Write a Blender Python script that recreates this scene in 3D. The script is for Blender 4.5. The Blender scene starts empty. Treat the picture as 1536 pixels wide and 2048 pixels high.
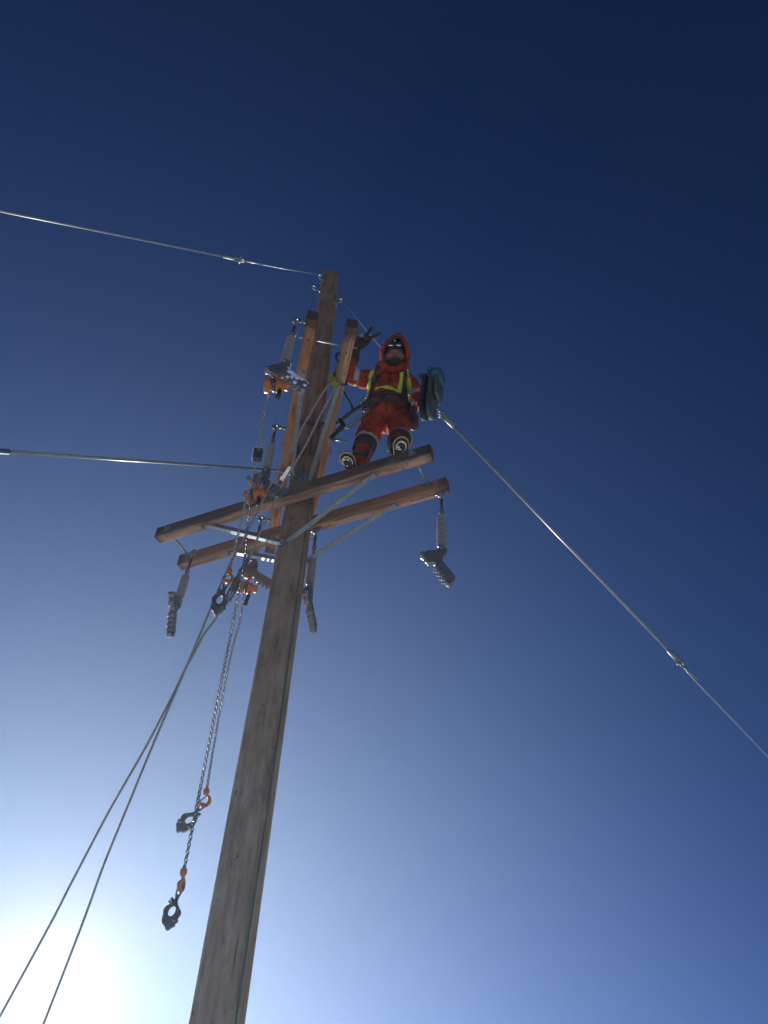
import bpy, bmesh, math, random
from mathutils import Vector, Matrix, noise
from mathutils.bvhtree import BVHTree

random.seed(7)
sc = bpy.context.scene
COL = sc.collection
V = Vector

# ------------------------------------------------------------------ camera
A, RO, FPX = 0.821862, -0.038848, 1702.985
fw = V((0, math.cos(A), math.sin(A))); up = V((0, -math.sin(A), math.cos(A))); rt = V((1, 0, 0))
u2 = up * math.cos(RO) + rt * math.sin(RO)
r2 = rt * math.cos(RO) - up * math.sin(RO)
cam = bpy.data.objects.new('camera', bpy.data.cameras.new('camera'))
COL.objects.link(cam)
M = Matrix((r2, u2, -fw)).transposed().to_4x4(); M.translation = (0, 0, 1.6)
cam.matrix_world = M
cam.data.sensor_fit = 'VERTICAL'; cam.data.sensor_height = 36; cam.data.lens = 36 * FPX / 2048
cam.data.clip_start = 0.05; cam.data.clip_end = 6000
sc.camera = cam

# ------------------------------------------------------------------ sky and sun
SUN_EL, SUN_AZ = math.radians(16.0), math.radians(-18.9)
w = bpy.data.worlds.new('World'); sc.world = w; w.use_nodes = True
nt = w.node_tree; nt.nodes.clear()
out = nt.nodes.new('ShaderNodeOutputWorld'); bg = nt.nodes.new('ShaderNodeBackground')
sky = nt.nodes.new('ShaderNodeTexSky'); sky.sky_type = 'NISHITA'; sky.sun_disc = False
sky.sun_elevation = SUN_EL; sky.sun_rotation = SUN_AZ
sky.altitude = 3000; sky.air_density = 0.52; sky.dust_density = 0.1; sky.ozone_density = 9.0
bg.inputs[1].default_value = 0.05
sdir = V((math.sin(SUN_AZ) * math.cos(SUN_EL), math.cos(SUN_AZ) * math.cos(SUN_EL), math.sin(SUN_EL)))
# the sun's aureole: forward scattering of ice crystals high above, wide bluish halo and white core, thicker towards the horizon
def wnode(t, op=None, **kw):
    n_ = nt.nodes.new(t)
    if op: n_.operation = op
    for k_, v_ in kw.items():
        s_ = n_.inputs[int(k_[1:])]
        if hasattr(v_, 'is_output'): nt.links.new(v_, s_)
        else: s_.default_value = v_
    return n_
def first(n_): return n_.outputs[0]
wtc = nt.nodes.new('ShaderNodeTexCoord')
wdir = wnode('ShaderNodeVectorMath', 'NORMALIZE', i0=wtc.outputs['Generated'])
wdot = wnode('ShaderNodeVectorMath', 'DOT_PRODUCT', i0=first(wdir), i1=sdir).outputs['Value']
wsep = wnode('ShaderNodeSeparateXYZ', i0=first(wdir))
wsin = first(wnode('ShaderNodeMath', 'MAXIMUM', i0=wsep.outputs[2], i1=0.12))
def hgl(g_):
    b_ = first(wnode('ShaderNodeMath', 'MULTIPLY_ADD', i0=wdot, i1=-2 * g_, i2=1 + g_ * g_))
    return first(wnode('ShaderNodeMath', 'POWER', i0=b_, i1=-1.5))
wang = first(wnode('ShaderNodeMath', 'ARCCOSINE', i0=first(wnode('ShaderNodeMath', 'MINIMUM', i0=wdot, i1=1.0))))
wlow = first(wnode('ShaderNodeMath', 'POWER', i0=wsin, i1=-0.8))
def lobe(amp, deg):
    q_ = first(wnode('ShaderNodeMath', 'MULTIPLY', i0=wang, i1=1 / math.radians(deg)))
    e_ = first(wnode('ShaderNodeMath', 'MULTIPLY', i0=first(wnode('ShaderNodeMath', 'MULTIPLY', i0=q_, i1=q_)), i1=-1.0))
    return first(wnode('ShaderNodeMath', 'MULTIPLY', i0=first(wnode('ShaderNodeMath', 'EXPONENT', i0=e_)), i1=first(wnode('ShaderNodeMath', 'MULTIPLY', i0=wlow, i1=amp))))
cw = wnode('ShaderNodeCombineXYZ', i0=lobe(0.108, 26), i1=lobe(0.134, 28), i2=lobe(0.182, 33))
cn = wnode('ShaderNodeVectorMath', 'SCALE', i0=(0.00022, 0.00017, 0.00013)); nt.links.new(hgl(0.93), cn.inputs['Scale'])
csum = wnode('ShaderNodeVectorMath', 'ADD', i0=first(cw), i1=first(cn))
bg2 = nt.nodes.new('ShaderNodeBackground'); nt.links.new(first(csum), bg2.inputs[0])
addw = nt.nodes.new('ShaderNodeAddShader')
nt.links.new(sky.outputs[0], bg.inputs[0]); nt.links.new(bg.outputs[0], addw.inputs[0]); nt.links.new(bg2.outputs[0], addw.inputs[1])
nt.links.new(addw.outputs[0], out.inputs[0])

sun = bpy.data.objects.new('sun', bpy.data.lights.new('sun', 'SUN')); COL.objects.link(sun)
sun.rotation_euler = (-sdir).to_track_quat('-Z', 'Y').to_euler()
sun.location = sdir * 60
sun.data.energy = 5.0; sun.data.angle = math.radians(0.5); sun.data.color = (1.0, 0.95, 0.88)

sc.view_settings.view_transform = 'Standard'; sc.view_settings.look = 'None'
sc.view_settings.exposure = 0.25; sc.view_settings.gamma = 1.0
sc.cycles.volume_bounces = 0; sc.cycles.max_bounces = 6

# ------------------------------------------------------------------ materials
def mat(name, col, rough=0.7, metal=0.0, var=None, scale=8.0, stretch=(1, 1, 1), bump=0.0, bscale=None, detail=6.0,
        spec=0.4, ramp=(0.35, 0.65), rvar=0.0, trans=0.0, coord='Object'):
    m = bpy.data.materials.new(name); m.use_nodes = True
    n = m.node_tree.nodes; l = m.node_tree.links; b = n['Principled BSDF']
    b.inputs['Base Color'].default_value = (*col, 1); b.inputs['Roughness'].default_value = rough
    b.inputs['Metallic'].default_value = metal; b.inputs['Specular IOR Level'].default_value = spec
    if trans: b.inputs['Transmission Weight'].default_value = trans
    tc = n.new('ShaderNodeTexCoord'); mp = n.new('ShaderNodeMapping'); mp.inputs['Scale'].default_value = stretch
    l.new(tc.outputs[coord], mp.inputs[0])
    if var is not None:
        t = n.new('ShaderNodeTexNoise'); t.inputs['Scale'].default_value = scale; t.inputs['Detail'].default_value = detail
        t.inputs['Roughness'].default_value = 0.62
        r = n.new('ShaderNodeValToRGB'); r.color_ramp.elements[0].position = ramp[0]; r.color_ramp.elements[1].position = ramp[1]
        r.color_ramp.elements[0].color = (*var, 1); r.color_ramp.elements[1].color = (*col, 1)
        l.new(mp.outputs[0], t.inputs['Vector']); l.new(t.outputs['Fac'], r.inputs[0]); l.new(r.outputs[0], b.inputs['Base Color'])
        if rvar:
            mr = n.new('ShaderNodeMapRange'); mr.inputs['To Min'].default_value = rough - rvar; mr.inputs['To Max'].default_value = rough + rvar
            l.new(t.outputs['Fac'], mr.inputs[0]); l.new(mr.outputs[0], b.inputs['Roughness'])
    if bump:
        t2 = n.new('ShaderNodeTexNoise'); t2.inputs['Scale'].default_value = bscale or scale * 3; t2.inputs['Detail'].default_value = 5
        bp = n.new('ShaderNodeBump'); bp.inputs['Strength'].default_value = bump; bp.inputs['Distance'].default_value = 0.01
        l.new(mp.outputs[0], t2.inputs['Vector']); l.new(t2.outputs['Fac'], bp.inputs['Height']); l.new(bp.outputs[0], b.inputs['Normal'])
    return m

def wood_arm(name, base, dark, grey, side_dark=0.0):
    """fir timber: growth rings cut lengthwise (local X), knots, dirty weathering"""
    m = bpy.data.materials.new(name); m.use_nodes = True
    n = m.node_tree.nodes; l = m.node_tree.links; b = n['Principled BSDF']; b.inputs['Roughness'].default_value = 0.78
    b.inputs['Specular IOR Level'].default_value = 0.25
    tc = n.new('ShaderNodeTexCoord'); oi = n.new('ShaderNodeObjectInfo')
    ad = n.new('ShaderNodeVectorMath'); ad.operation = 'ADD'
    cm = n.new('ShaderNodeCombineXYZ'); mu = n.new('ShaderNodeMath'); mu.operation = 'MULTIPLY'; mu.inputs[1].default_value = 9.0
    l.new(oi.outputs['Random'], mu.inputs[0]); l.new(mu.outputs[0], cm.inputs[0]); l.new(mu.outputs[0], cm.inputs[2])
    l.new(tc.outputs['Object'], ad.inputs[0]); l.new(cm.outputs[0], ad.inputs[1])
    mp = n.new('ShaderNodeMapping'); mp.inputs['Scale'].default_value = (0.9, 9, 9); l.new(ad.outputs[0], mp.inputs[0])
    wv = n.new('ShaderNodeTexWave'); wv.wave_type = 'RINGS'; wv.rings_direction = 'X'; wv.inputs['Scale'].default_value = 2.2
    wv.inputs['Distortion'].default_value = 6.5; wv.inputs['Detail'].default_value = 3; wv.inputs['Detail Scale'].default_value = 0.8
    l.new(mp.outputs[0], wv.inputs['Vector'])
    r1 = n.new('ShaderNodeValToRGB'); r1.color_ramp.elements[0].color = (*dark, 1); r1.color_ramp.elements[1].color = (*base, 1)
    r1.color_ramp.elements[0].position = 0.05; r1.color_ramp.elements[1].position = 0.6
    l.new(wv.outputs['Fac'], r1.inputs[0])
    mp2 = n.new('ShaderNodeMapping'); mp2.inputs['Scale'].default_value = (2.2, 8, 8); l.new(ad.outputs[0], mp2.inputs[0])
    nz = n.new('ShaderNodeTexNoise'); nz.inputs['Scale'].default_value = 1.6; nz.inputs['Detail'].default_value = 7; nz.inputs['Roughness'].default_value = 0.65
    l.new(mp2.outputs[0], nz.inputs['Vector'])
    r2_ = n.new('ShaderNodeValToRGB'); r2_.color_ramp.elements[0].position = 0.42; r2_.color_ramp.elements[1].position = 0.72
    r2_.color_ramp.elements[0].color = (0, 0, 0, 1); r2_.color_ramp.elements[1].color = (0.75, 0.75, 0.75, 1)
    l.new(nz.outputs['Fac'], r2_.inputs[0])
    mx = n.new('ShaderNodeMixRGB'); mx.inputs[2].default_value = (*grey, 1); l.new(r2_.outputs[0], mx.inputs[0]); l.new(r1.outputs[0], mx.inputs[1])
    # dark end grain, soaked in preservative near the sawn ends
    sx = n.new('ShaderNodeSeparateXYZ'); l.new(tc.outputs['Object'], sx.inputs[0])
    ab = n.new('ShaderNodeMath'); ab.operation = 'ABSOLUTE'; l.new(sx.outputs[0], ab.inputs[0])
    nz3 = n.new('ShaderNodeTexNoise'); nz3.inputs['Scale'].default_value = 14; l.new(ad.outputs[0], nz3.inputs['Vector'])
    m3 = n.new('ShaderNodeMath'); m3.operation = 'MULTIPLY_ADD'; m3.inputs[1].default_value = 0.10; l.new(nz3.outputs['Fac'], m3.inputs[0]); l.new(ab.outputs[0], m3.inputs[2])
    mr = n.new('ShaderNodeMapRange'); mr.inputs['From Min'].default_value = 1.19; mr.inputs['From Max'].default_value = 1.275
    mr.inputs['To Max'].default_value = 0.8; l.new(m3.outputs[0], mr.inputs[0])
    base_out = mx.outputs[0]
    if side_dark:      # darker, noise-broken tone over the local -Y side of the timber
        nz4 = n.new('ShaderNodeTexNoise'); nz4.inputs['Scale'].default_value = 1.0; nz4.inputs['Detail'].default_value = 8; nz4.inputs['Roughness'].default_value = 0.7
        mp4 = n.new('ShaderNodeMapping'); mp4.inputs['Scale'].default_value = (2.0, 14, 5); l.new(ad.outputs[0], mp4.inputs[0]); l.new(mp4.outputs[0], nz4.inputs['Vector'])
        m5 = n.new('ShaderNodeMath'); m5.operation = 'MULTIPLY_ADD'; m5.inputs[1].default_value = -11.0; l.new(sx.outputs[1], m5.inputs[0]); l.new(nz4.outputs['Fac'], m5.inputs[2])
        mr5 = n.new('ShaderNodeMapRange'); mr5.inputs['From Min'].default_value = 0.72; mr5.inputs['From Max'].default_value = 0.98; mr5.inputs['To Max'].default_value = side_dark; l.new(m5.outputs[0], mr5.inputs[0])
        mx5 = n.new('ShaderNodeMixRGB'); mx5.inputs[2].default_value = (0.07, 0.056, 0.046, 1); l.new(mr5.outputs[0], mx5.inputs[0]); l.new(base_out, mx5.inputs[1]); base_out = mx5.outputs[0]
    mx2 = n.new('ShaderNodeMixRGB'); mx2.inputs[2].default_value = (0.03, 0.026, 0.024, 1); l.new(mr.outputs[0], mx2.inputs[0]); l.new(base_out, mx2.inputs[1])
    mp6 = n.new('ShaderNodeMapping'); mp6.inputs['Scale'].default_value = (1.1, 34, 34); l.new(ad.outputs[0], mp6.inputs[0])
    nz6 = n.new('ShaderNodeTexNoise'); nz6.inputs['Scale'].default_value = 1.3; nz6.inputs['Detail'].default_value = 2; l.new(mp6.outputs[0], nz6.inputs['Vector'])
    r6 = n.new('ShaderNodeValToRGB'); r6.color_ramp.elements[0].position = 0.655; r6.color_ramp.elements[1].position = 0.69; r6.color_ramp.elements[1].color = (0.8, 0.8, 0.8, 1); l.new(nz6.outputs['Fac'], r6.inputs[0])
    mx6 = n.new('ShaderNodeMixRGB'); mx6.inputs[2].default_value = (0.06, 0.035, 0.024, 1); l.new(r6.outputs[0], mx6.inputs[0]); l.new(mx2.outputs[0], mx6.inputs[1])
    vor = n.new('ShaderNodeTexVoronoi'); vor.inputs['Scale'].default_value = 1.0; mp7 = n.new('ShaderNodeMapping'); mp7.inputs['Scale'].default_value = (3.2, 9, 9); l.new(ad.outputs[0], mp7.inputs[0]); l.new(mp7.outputs[0], vor.inputs['Vector'])
    r7 = n.new('ShaderNodeValToRGB'); r7.color_ramp.elements[0].position = 0.06; r7.color_ramp.elements[1].position = 0.15; r7.color_ramp.elements[0].color = (0.75, 0.75, 0.75, 1); r7.color_ramp.elements[1].color = (0, 0, 0, 1); l.new(vor.outputs['Distance'], r7.inputs[0])
    mx7 = n.new('ShaderNodeMixRGB'); mx7.inputs[2].default_value = (0.11, 0.05, 0.028, 1); l.new(r7.outputs[0], mx7.inputs[0]); l.new(mx6.outputs[0], mx7.inputs[1])
    l.new(mx7.outputs[0], b.inputs['Base Color'])
    bp = n.new('ShaderNodeBump'); bp.inputs['Strength'].default_value = 0.35; bp.inputs['Distance'].default_value = 0.004
    l.new(wv.outputs['Fac'], bp.inputs['Height']); l.new(bp.outputs[0], b.inputs['Normal'])
    return m

def wood_pole():
    m = bpy.data.materials.new('pole_wood'); m.use_nodes = True
    n = m.node_tree.nodes; l = m.node_tree.links; b = n['Principled BSDF']; b.inputs['Roughness'].default_value = 0.85
    b.inputs['Specular IOR Level'].default_value = 0.2
    tc = n.new('ShaderNodeTexCoord')
    def nzn(scale, st, det=7, rg=0.6):
        mp = n.new('ShaderNodeMapping'); mp.inputs['Scale'].default_value = st; l.new(tc.outputs['Object'], mp.inputs[0])
        t = n.new('ShaderNodeTexNoise'); t.inputs['Scale'].default_value = scale; t.inputs['Detail'].default_value = det; t.inputs['Roughness'].default_value = rg
        l.new(mp.outputs[0], t.inputs['Vector']); return t
    streak = nzn(26, (1, 1, 0.10)); blotch = nzn(5.0, (1.2, 1.2, 0.6), 9, 0.72); fine = nzn(60, (1, 1, 0.05), 3)
    r1 = n.new('ShaderNodeValToRGB'); e = r1.color_ramp.elements
    e[0].position = 0.3; e[0].color = (0.20, 0.135, 0.09, 1); e[1].position = 0.7; e[1].color = (0.46, 0.36, 0.255, 1)
    k = e.new(0.5); k.color = (0.36, 0.265, 0.18, 1)
    l.new(streak.outputs['Fac'], r1.inputs[0])
    r2_ = n.new('ShaderNodeValToRGB'); r2_.color_ramp.elements[0].position = 0.47; r2_.color_ramp.elements[1].position = 0.66
    l.new(blotch.outputs['Fac'], r2_.inputs[0])
    mx = n.new('ShaderNodeMixRGB'); mx.inputs[2].default_value = (0.48, 0.42, 0.31, 1)
    ml = n.new('ShaderNodeMath'); ml.operation = 'MULTIPLY'; ml.inputs[1].default_value = 0.75
    l.new(r2_.outputs[0], ml.inputs[0]); l.new(ml.outputs[0], mx.inputs[0]); l.new(r1.outputs[0], mx.inputs[1])
    blk = nzn(2.0, (1.6, 1.6, 0.8), 6, 0.7); r3 = n.new('ShaderNodeValToRGB'); r3.color_ramp.elements[0].position = 0.56; r3.color_ramp.elements[1].position = 0.7
    l.new(blk.outputs['Fac'], r3.inputs[0])
    m4 = n.new('ShaderNodeMath'); m4.operation = 'MULTIPLY'; m4.inputs[1].default_value = 0.65; l.new(r3.outputs[0], m4.inputs[0])
    mx2 = n.new('ShaderNodeMixRGB'); mx2.inputs[2].default_value = (0.12, 0.082, 0.058, 1); l.new(m4.outputs[0], mx2.inputs[0]); l.new(mx.outputs[0], mx2.inputs[1])
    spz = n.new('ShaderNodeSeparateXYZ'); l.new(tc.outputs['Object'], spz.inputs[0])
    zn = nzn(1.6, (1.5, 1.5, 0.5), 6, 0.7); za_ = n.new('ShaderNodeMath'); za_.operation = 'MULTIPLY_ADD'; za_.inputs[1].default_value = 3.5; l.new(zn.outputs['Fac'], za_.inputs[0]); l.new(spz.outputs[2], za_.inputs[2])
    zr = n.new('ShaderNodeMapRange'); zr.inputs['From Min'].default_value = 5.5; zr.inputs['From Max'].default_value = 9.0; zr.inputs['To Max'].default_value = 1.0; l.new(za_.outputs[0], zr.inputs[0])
    mz = n.new('ShaderNodeMixRGB'); mz.blend_type = 'MULTIPLY'; mz.inputs[2].default_value = (0.60, 0.50, 0.47, 1); l.new(zr.outputs[0], mz.inputs[0]); l.new(mx2.outputs[0], mz.inputs[1])  # browner upper wood; glare over the lower pole is painted in as paler colour
    chk = nzn(34, (1, 1, 0.022), 2, 0.5); rc = n.new('ShaderNodeValToRGB'); rc.color_ramp.elements[0].position = 0.66; rc.color_ramp.elements[1].position = 0.70; l.new(chk.outputs['Fac'], rc.inputs[0])
    gf_ = nzn(26, (1, 1, 0.5), 2, 0.5); rg_ = n.new('ShaderNodeValToRGB'); rg_.color_ramp.elements[0].position = 0.70; rg_.color_ramp.elements[1].position = 0.74; l.new(gf_.outputs['Fac'], rg_.inputs[0])
    mxx = n.new('ShaderNodeMath'); mxx.operation = 'MAXIMUM'; l.new(rc.outputs[0], mxx.inputs[0]); l.new(rg_.outputs[0], mxx.inputs[1])
    mc = n.new('ShaderNodeMixRGB'); mc.inputs[2].default_value = (0.05, 0.036, 0.028, 1)
    mm = n.new('ShaderNodeMath'); mm.operation = 'MULTIPLY'; mm.inputs[1].default_value = 0.75; l.new(mxx.outputs[0], mm.inputs[0]); l.new(mm.outputs[0], mc.inputs[0]); l.new(mz.outputs[0], mc.inputs[1])
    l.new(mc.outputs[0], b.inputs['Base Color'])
    ad = n.new('ShaderNodeMath'); ad.operation = 'ADD'; l.new(streak.outputs['Fac'], ad.inputs[0]); l.new(fine.outputs['Fac'], ad.inputs[1])
    bp = n.new('ShaderNodeBump'); bp.inputs['Strength'].default_value = 0.7; bp.inputs['Distance'].default_value = 0.012
    l.new(ad.outputs[0], bp.inputs['Height']); l.new(bp.outputs[0], b.inputs['Normal'])
    return m

MT = {}
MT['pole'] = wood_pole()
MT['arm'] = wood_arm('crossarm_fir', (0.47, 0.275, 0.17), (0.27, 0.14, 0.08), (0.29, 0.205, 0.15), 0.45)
MT['arm_dark'] = wood_arm('crossarm_fir_weathered', (0.45, 0.27, 0.175), (0.24, 0.13, 0.08), (0.16, 0.12, 0.095), 0.9)
MT['arm_red'] = wood_arm('crossarm_fir_red', (0.42, 0.205, 0.095), (0.19, 0.08, 0.038), (0.28, 0.15, 0.08))
MT['galv'] = mat('galvanised_steel', (0.27, 0.30, 0.305), 0.46, 0.6, (0.17, 0.195, 0.20), 28, rvar=0.12, bump=0.05)
MT['strand'] = mat('steel_strand', (0.34, 0.37, 0.38), 0.38, 0.85, (0.20, 0.22, 0.24), 120, stretch=(1, 1, 1), bump=0.3, bscale=300)
MT['darksteel'] = mat('dark_forged_steel', (0.13, 0.14, 0.14), 0.5, 0.5, (0.075, 0.08, 0.08), 30, rvar=0.1, bump=0.08)
MT['chain'] = mat('chain_steel', (0.42, 0.41, 0.40), 0.26, 0.95, (0.2, 0.19, 0.19), 60)
MT['cast'] = mat('cast_aluminium', (0.25, 0.24, 0.225), 0.30, 0.5, (0.19, 0.18, 0.17), 12, rvar=0.12, bump=0.12)
MT['polymer'] = mat('grey_silicone', (0.29, 0.28, 0.26), 0.45, 0.0, (0.22, 0.21, 0.20), 20)
MT['fibre'] = mat('grey_fibreglass', (0.27, 0.29, 0.285), 0.32, 0.1, (0.19, 0.21, 0.21), 15, spec=0.6)
MT['orange_paint'] = mat('orange_enamel', (0.50, 0.16, 0.035), 0.42, 0.0, (0.24, 0.08, 0.025), 26, ramp=(0.3, 0.5), bump=0.06, spec=0.5)
MT['black_rubber'] = mat('black_rubber', (0.022, 0.023, 0.025), 0.55, 0.0, (0.04, 0.04, 0.042), 30)
MT['orange_cloth'] = mat('orange_cloth', (0.43, 0.066, 0.024), 0.9, 0.0, (0.16, 0.030, 0.017), 7, ramp=(0.36, 0.6), bump=0.9, bscale=24, spec=0.15)
MT['dirty_cloth'] = mat('soiled_orange_cloth', (0.22, 0.04, 0.02), 0.95, 0.0, (0.14, 0.03, 0.02), 9, bump=0.3, bscale=70, spec=0.1)
MT['hivis'] = mat('yellow_fluorescent_tape', (0.72, 0.80, 0.10), 0.75, 0.0, (0.52, 0.60, 0.08), 14)
MT['silver'] = mat('silver_reflective_tape', (0.42, 0.41, 0.41), 0.5, 0.1, (0.28, 0.28, 0.29), 16)
MT['black_cloth'] = mat('black_nylon', (0.03, 0.03, 0.033), 0.85, 0.0, (0.05, 0.05, 0.05), 30, bump=0.2, bscale=120)
MT['web'] = mat('grey_black_webbing', (0.07, 0.07, 0.068), 0.85, 0.0, (0.035, 0.035, 0.037), 60)
MT['glove'] = mat('dark_work_glove', (0.035, 0.030, 0.030), 0.8, 0.0, (0.06, 0.045, 0.04), 22, bump=0.25, bscale=90)
MT['skin'] = mat('wind_reddened_skin', (0.24, 0.115, 0.09), 0.6, 0.0, (0.17, 0.075, 0.06), 18)
MT['hair'] = mat('dark_beard_hair', (0.03, 0.022, 0.018), 0.8, 0.0, (0.06, 0.045, 0.035), 60, bump=0.8, bscale=120)
MT['lining'] = mat('dark_pile_lining', (0.045, 0.045, 0.043), 0.95, 0.0, (0.09, 0.085, 0.08), 40, bump=0.9, bscale=90)
MT['lens'] = mat('mirrored_goggle_lens', (0.85, 0.87, 0.88), 0.12, 1.0)
MT['boot'] = mat('black_boot_rubber', (0.02, 0.02, 0.022), 0.42, 0.0, (0.035, 0.035, 0.035), 18)
MT['welt'] = mat('ochre_boot_welt', (0.62, 0.42, 0.10), 0.6, 0.0, (0.45, 0.30, 0.08), 30)
MT['tread'] = mat('yellowish_tread', (0.16, 0.13, 0.06), 0.6, 0.0, (0.05, 0.045, 0.03), 30)
MT['snow'] = mat('packed_snow', (0.86, 0.89, 0.93), 0.7, 0.0, (0.78, 0.82, 0.88), 6, bump=0.3, bscale=30)
MT['rope'] = mat('grey_braided_rope', (0.29, 0.30, 0.275), 0.6, 0.0, (0.17, 0.18, 0.165), 90, bump=0.5, bscale=160)
MT['ground_wire'] = mat('green_coated_wire', (0.10, 0.20, 0.14), 0.5, 0.0, (0.06, 0.13, 0.09), 20)
MT['teal'] = mat('teal_painted_casting', (0.045, 0.155, 0.20), 0.5, 0.1, (0.03, 0.085, 0.11), 18, bump=0.1)
MT['greyplate'] = mat('worn_grey_green_plate', (0.15, 0.17, 0.16), 0.45, 0.4, (0.08, 0.09, 0.085), 22, bump=0.1)
MT['blackplate'] = mat('black_painted_plate', (0.03, 0.03, 0.032), 0.45, 0.2, (0.06, 0.06, 0.06), 22)
MT['yellow'] = mat('dirty_yellow_plastic', (0.36, 0.31, 0.05), 0.5, 0.0, (0.18, 0.16, 0.04), 18)
MT['white_plastic'] = mat('white_glazed_sleeve', (0.86, 0.84, 0.76), 0.3, 0.0, spec=0.6)

_b = MT['white_plastic'].node_tree.nodes['Principled BSDF']; _b.inputs['Subsurface Weight'].default_value = 1.0; _b.inputs['Subsurface Radius'].default_value = (1, 0.95, 0.85); _b.inputs['Subsurface Scale'].default_value = 0.15
MT['brown_strap'] = mat('brown_leather', (0.10, 0.062, 0.04), 0.7, 0.0, (0.05, 0.035, 0.025), 25)
MT['hole'] = mat('dark_bore', (0.02, 0.015, 0.012), 0.9)

# ------------------------------------------------------------------ mesh helpers
def frame_from(d, hint=V((0, 0, 1))):
    d = d.normalized()
    if abs(d.dot(hint)) > 0.97: hint = V((1, 0, 0))
    x = hint.cross(d).normalized(); y = d.cross(x)
    return x, y, d

class MB:
    def __init__(self): self.v = []; self.f = []; self.s = []
    def add(self, vs, fs, smooth=True):
        o = len(self.v); self.v += [V(p) for p in vs]
        self.f += [tuple(i + o for i in f) for f in fs]; self.s += [smooth] * len(fs); return self
    def box(self, c, ex, ey, ez, hx, hy, hz):
        c = V(c); ex = V(ex); ey = V(ey); ez = V(ez)
        vs = [c + ex * (hx * a) + ey * (hy * b) + ez * (hz * g) for a in (-1, 1) for b in (-1, 1) for g in (-1, 1)]
        return self.add(vs, [(0, 1, 3, 2), (4, 6, 7, 5), (0, 4, 5, 1), (2, 3, 7, 6), (0, 2, 6, 4), (1, 5, 7, 3)], False)
    def tube(self, path, r, n=10, caps=True, closed=False, smooth=True, flat=1.0, hint=V((0, 0, 1))):
        P = [V(p) for p in path]; m = len(P); rs = r if isinstance(r, (list, tuple)) else [r] * m
        T = []
        for i in range(m):
            a = P[(i - 1) % m] if (closed or i > 0) else P[i]; b = P[(i + 1) % m] if (closed or i < m - 1) else P[i]
            T.append((b - a).normalized())
        x, y, _ = frame_from(T[0], hint); vs = []
        for i in range(m):
            if i:
                q = T[i - 1].rotation_difference(T[i]); x = q @ x; x = (x - T[i] * x.dot(T[i])).normalized(); y = T[i].cross(x)
            for k in range(n):
                a = 2 * math.pi * k / n; vs.append(P[i] + (x * math.cos(a) + y * math.sin(a) * flat) * rs[i])
        fs = []
        for i in range(m if closed else m - 1):
            j = (i + 1) % m
            for k in range(n): fs.append((i * n + k, i * n + (k + 1) % n, j * n + (k + 1) % n, j * n + k))
        if caps and not closed: fs += [tuple(range(n))[::-1], tuple(range((m - 1) * n, m * n))]
        return self.add(vs, fs, smooth)
    def lathe(self, prof, o, axis, n=20, smooth=True):
        o = V(o); x, y, z = frame_from(V(axis)); vs = []
        for (r, h) in prof:
            for k in range(n):
                a = 2 * math.pi * k / n; vs.append(o + z * h + (x * math.cos(a) + y * math.sin(a)) * r)
        m = len(prof); fs = []
        for i in range(m - 1):
            for k in range(n): fs.append((i * n + k, i * n + (k + 1) % n, (i + 1) * n + (k + 1) % n, (i + 1) * n + k))
        fs += [tuple(range(n))[::-1], tuple(range((m - 1) * n, m * n))]
        return self.add(vs, fs, smooth)
    def prism(self, outl, t, o, ex, ey):
        """outline in the ex/ey plane, thickness t across it"""
        o = V(o); ex = V(ex).normalized(); ey = V(ey).normalized(); ez = ex.cross(ey); n = len(outl)
        vs = [o + ex * a + ey * b - ez * (t / 2) for a, b in outl] + [o + ex * a + ey * b + ez * (t / 2) for a, b in outl]
        fs = [tuple(range(n))[::-1], tuple(range(n, 2 * n))] + [(i, (i + 1) % n, n + (i + 1) % n, n + i) for i in range(n)]
        return self.add(vs, fs, False)
    def ring(self, outer, inner, t, o, ex, ey):
        o = V(o); ex = V(ex).normalized(); ey = V(ey).normalized(); ez = ex.cross(ey); n = len(outer)
        vs = []
        for s in (-1, 1):
            for L in (outer, inner): vs += [o + ex * a + ey * b + ez * (s * t / 2) for a, b in L]
        fs = []
        for i in range(n):
            j = (i + 1) % n
            fs += [(i, n + i, n + j, j), (2 * n + i, 2 * n + j, 3 * n + j, 3 * n + i), (i, j, 2 * n + j, 2 * n + i), (n + i, 3 * n + i, 3 * n + j, n + j)]
        return self.add(vs, fs, False)
    def ball(self, c, r, n=10, m=7, sc_=(1, 1, 1)):
        c = V(c); vs = []; fs = []
        for i in range(1, m):
            t = math.pi * i / m
            for k in range(n):
                a = 2 * math.pi * k / n
                vs.append(c + V((math.sin(t) * math.cos(a) * sc_[0], math.sin(t) * math.sin(a) * sc_[1], math.cos(t) * sc_[2])) * r)
        vs += [c + V((0, 0, r * sc_[2])), c - V((0, 0, r * sc_[2]))]
        for i in range(m - 2):
            for k in range(n): fs.append((i * n + k, i * n + (k + 1) % n, (i + 1) * n + (k + 1) % n, (i + 1) * n + k)[::-1])
        N = (m - 1) * n
        for k in range(n):
            fs.append((N, k, (k + 1) % n)); fs.append((N + 1, (m - 2) * n + (k + 1) % n, (m - 2) * n + k))
        return self.add(vs, fs, True)
    def xf(self, Mx): self.v = [Mx @ p for p in self.v]; return self
    def mesh(self, name):
        me = bpy.data.meshes.new(name); me.from_pydata([tuple(p) for p in self.v], [], self.f)
        me.polygons.foreach_set('use_smooth', self.s)
        bm = bmesh.new(); bm.from_mesh(me); bmesh.ops.recalc_face_normals(bm, faces=bm.faces); bm.to_mesh(me); bm.free()
        me.update(); return me
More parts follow.
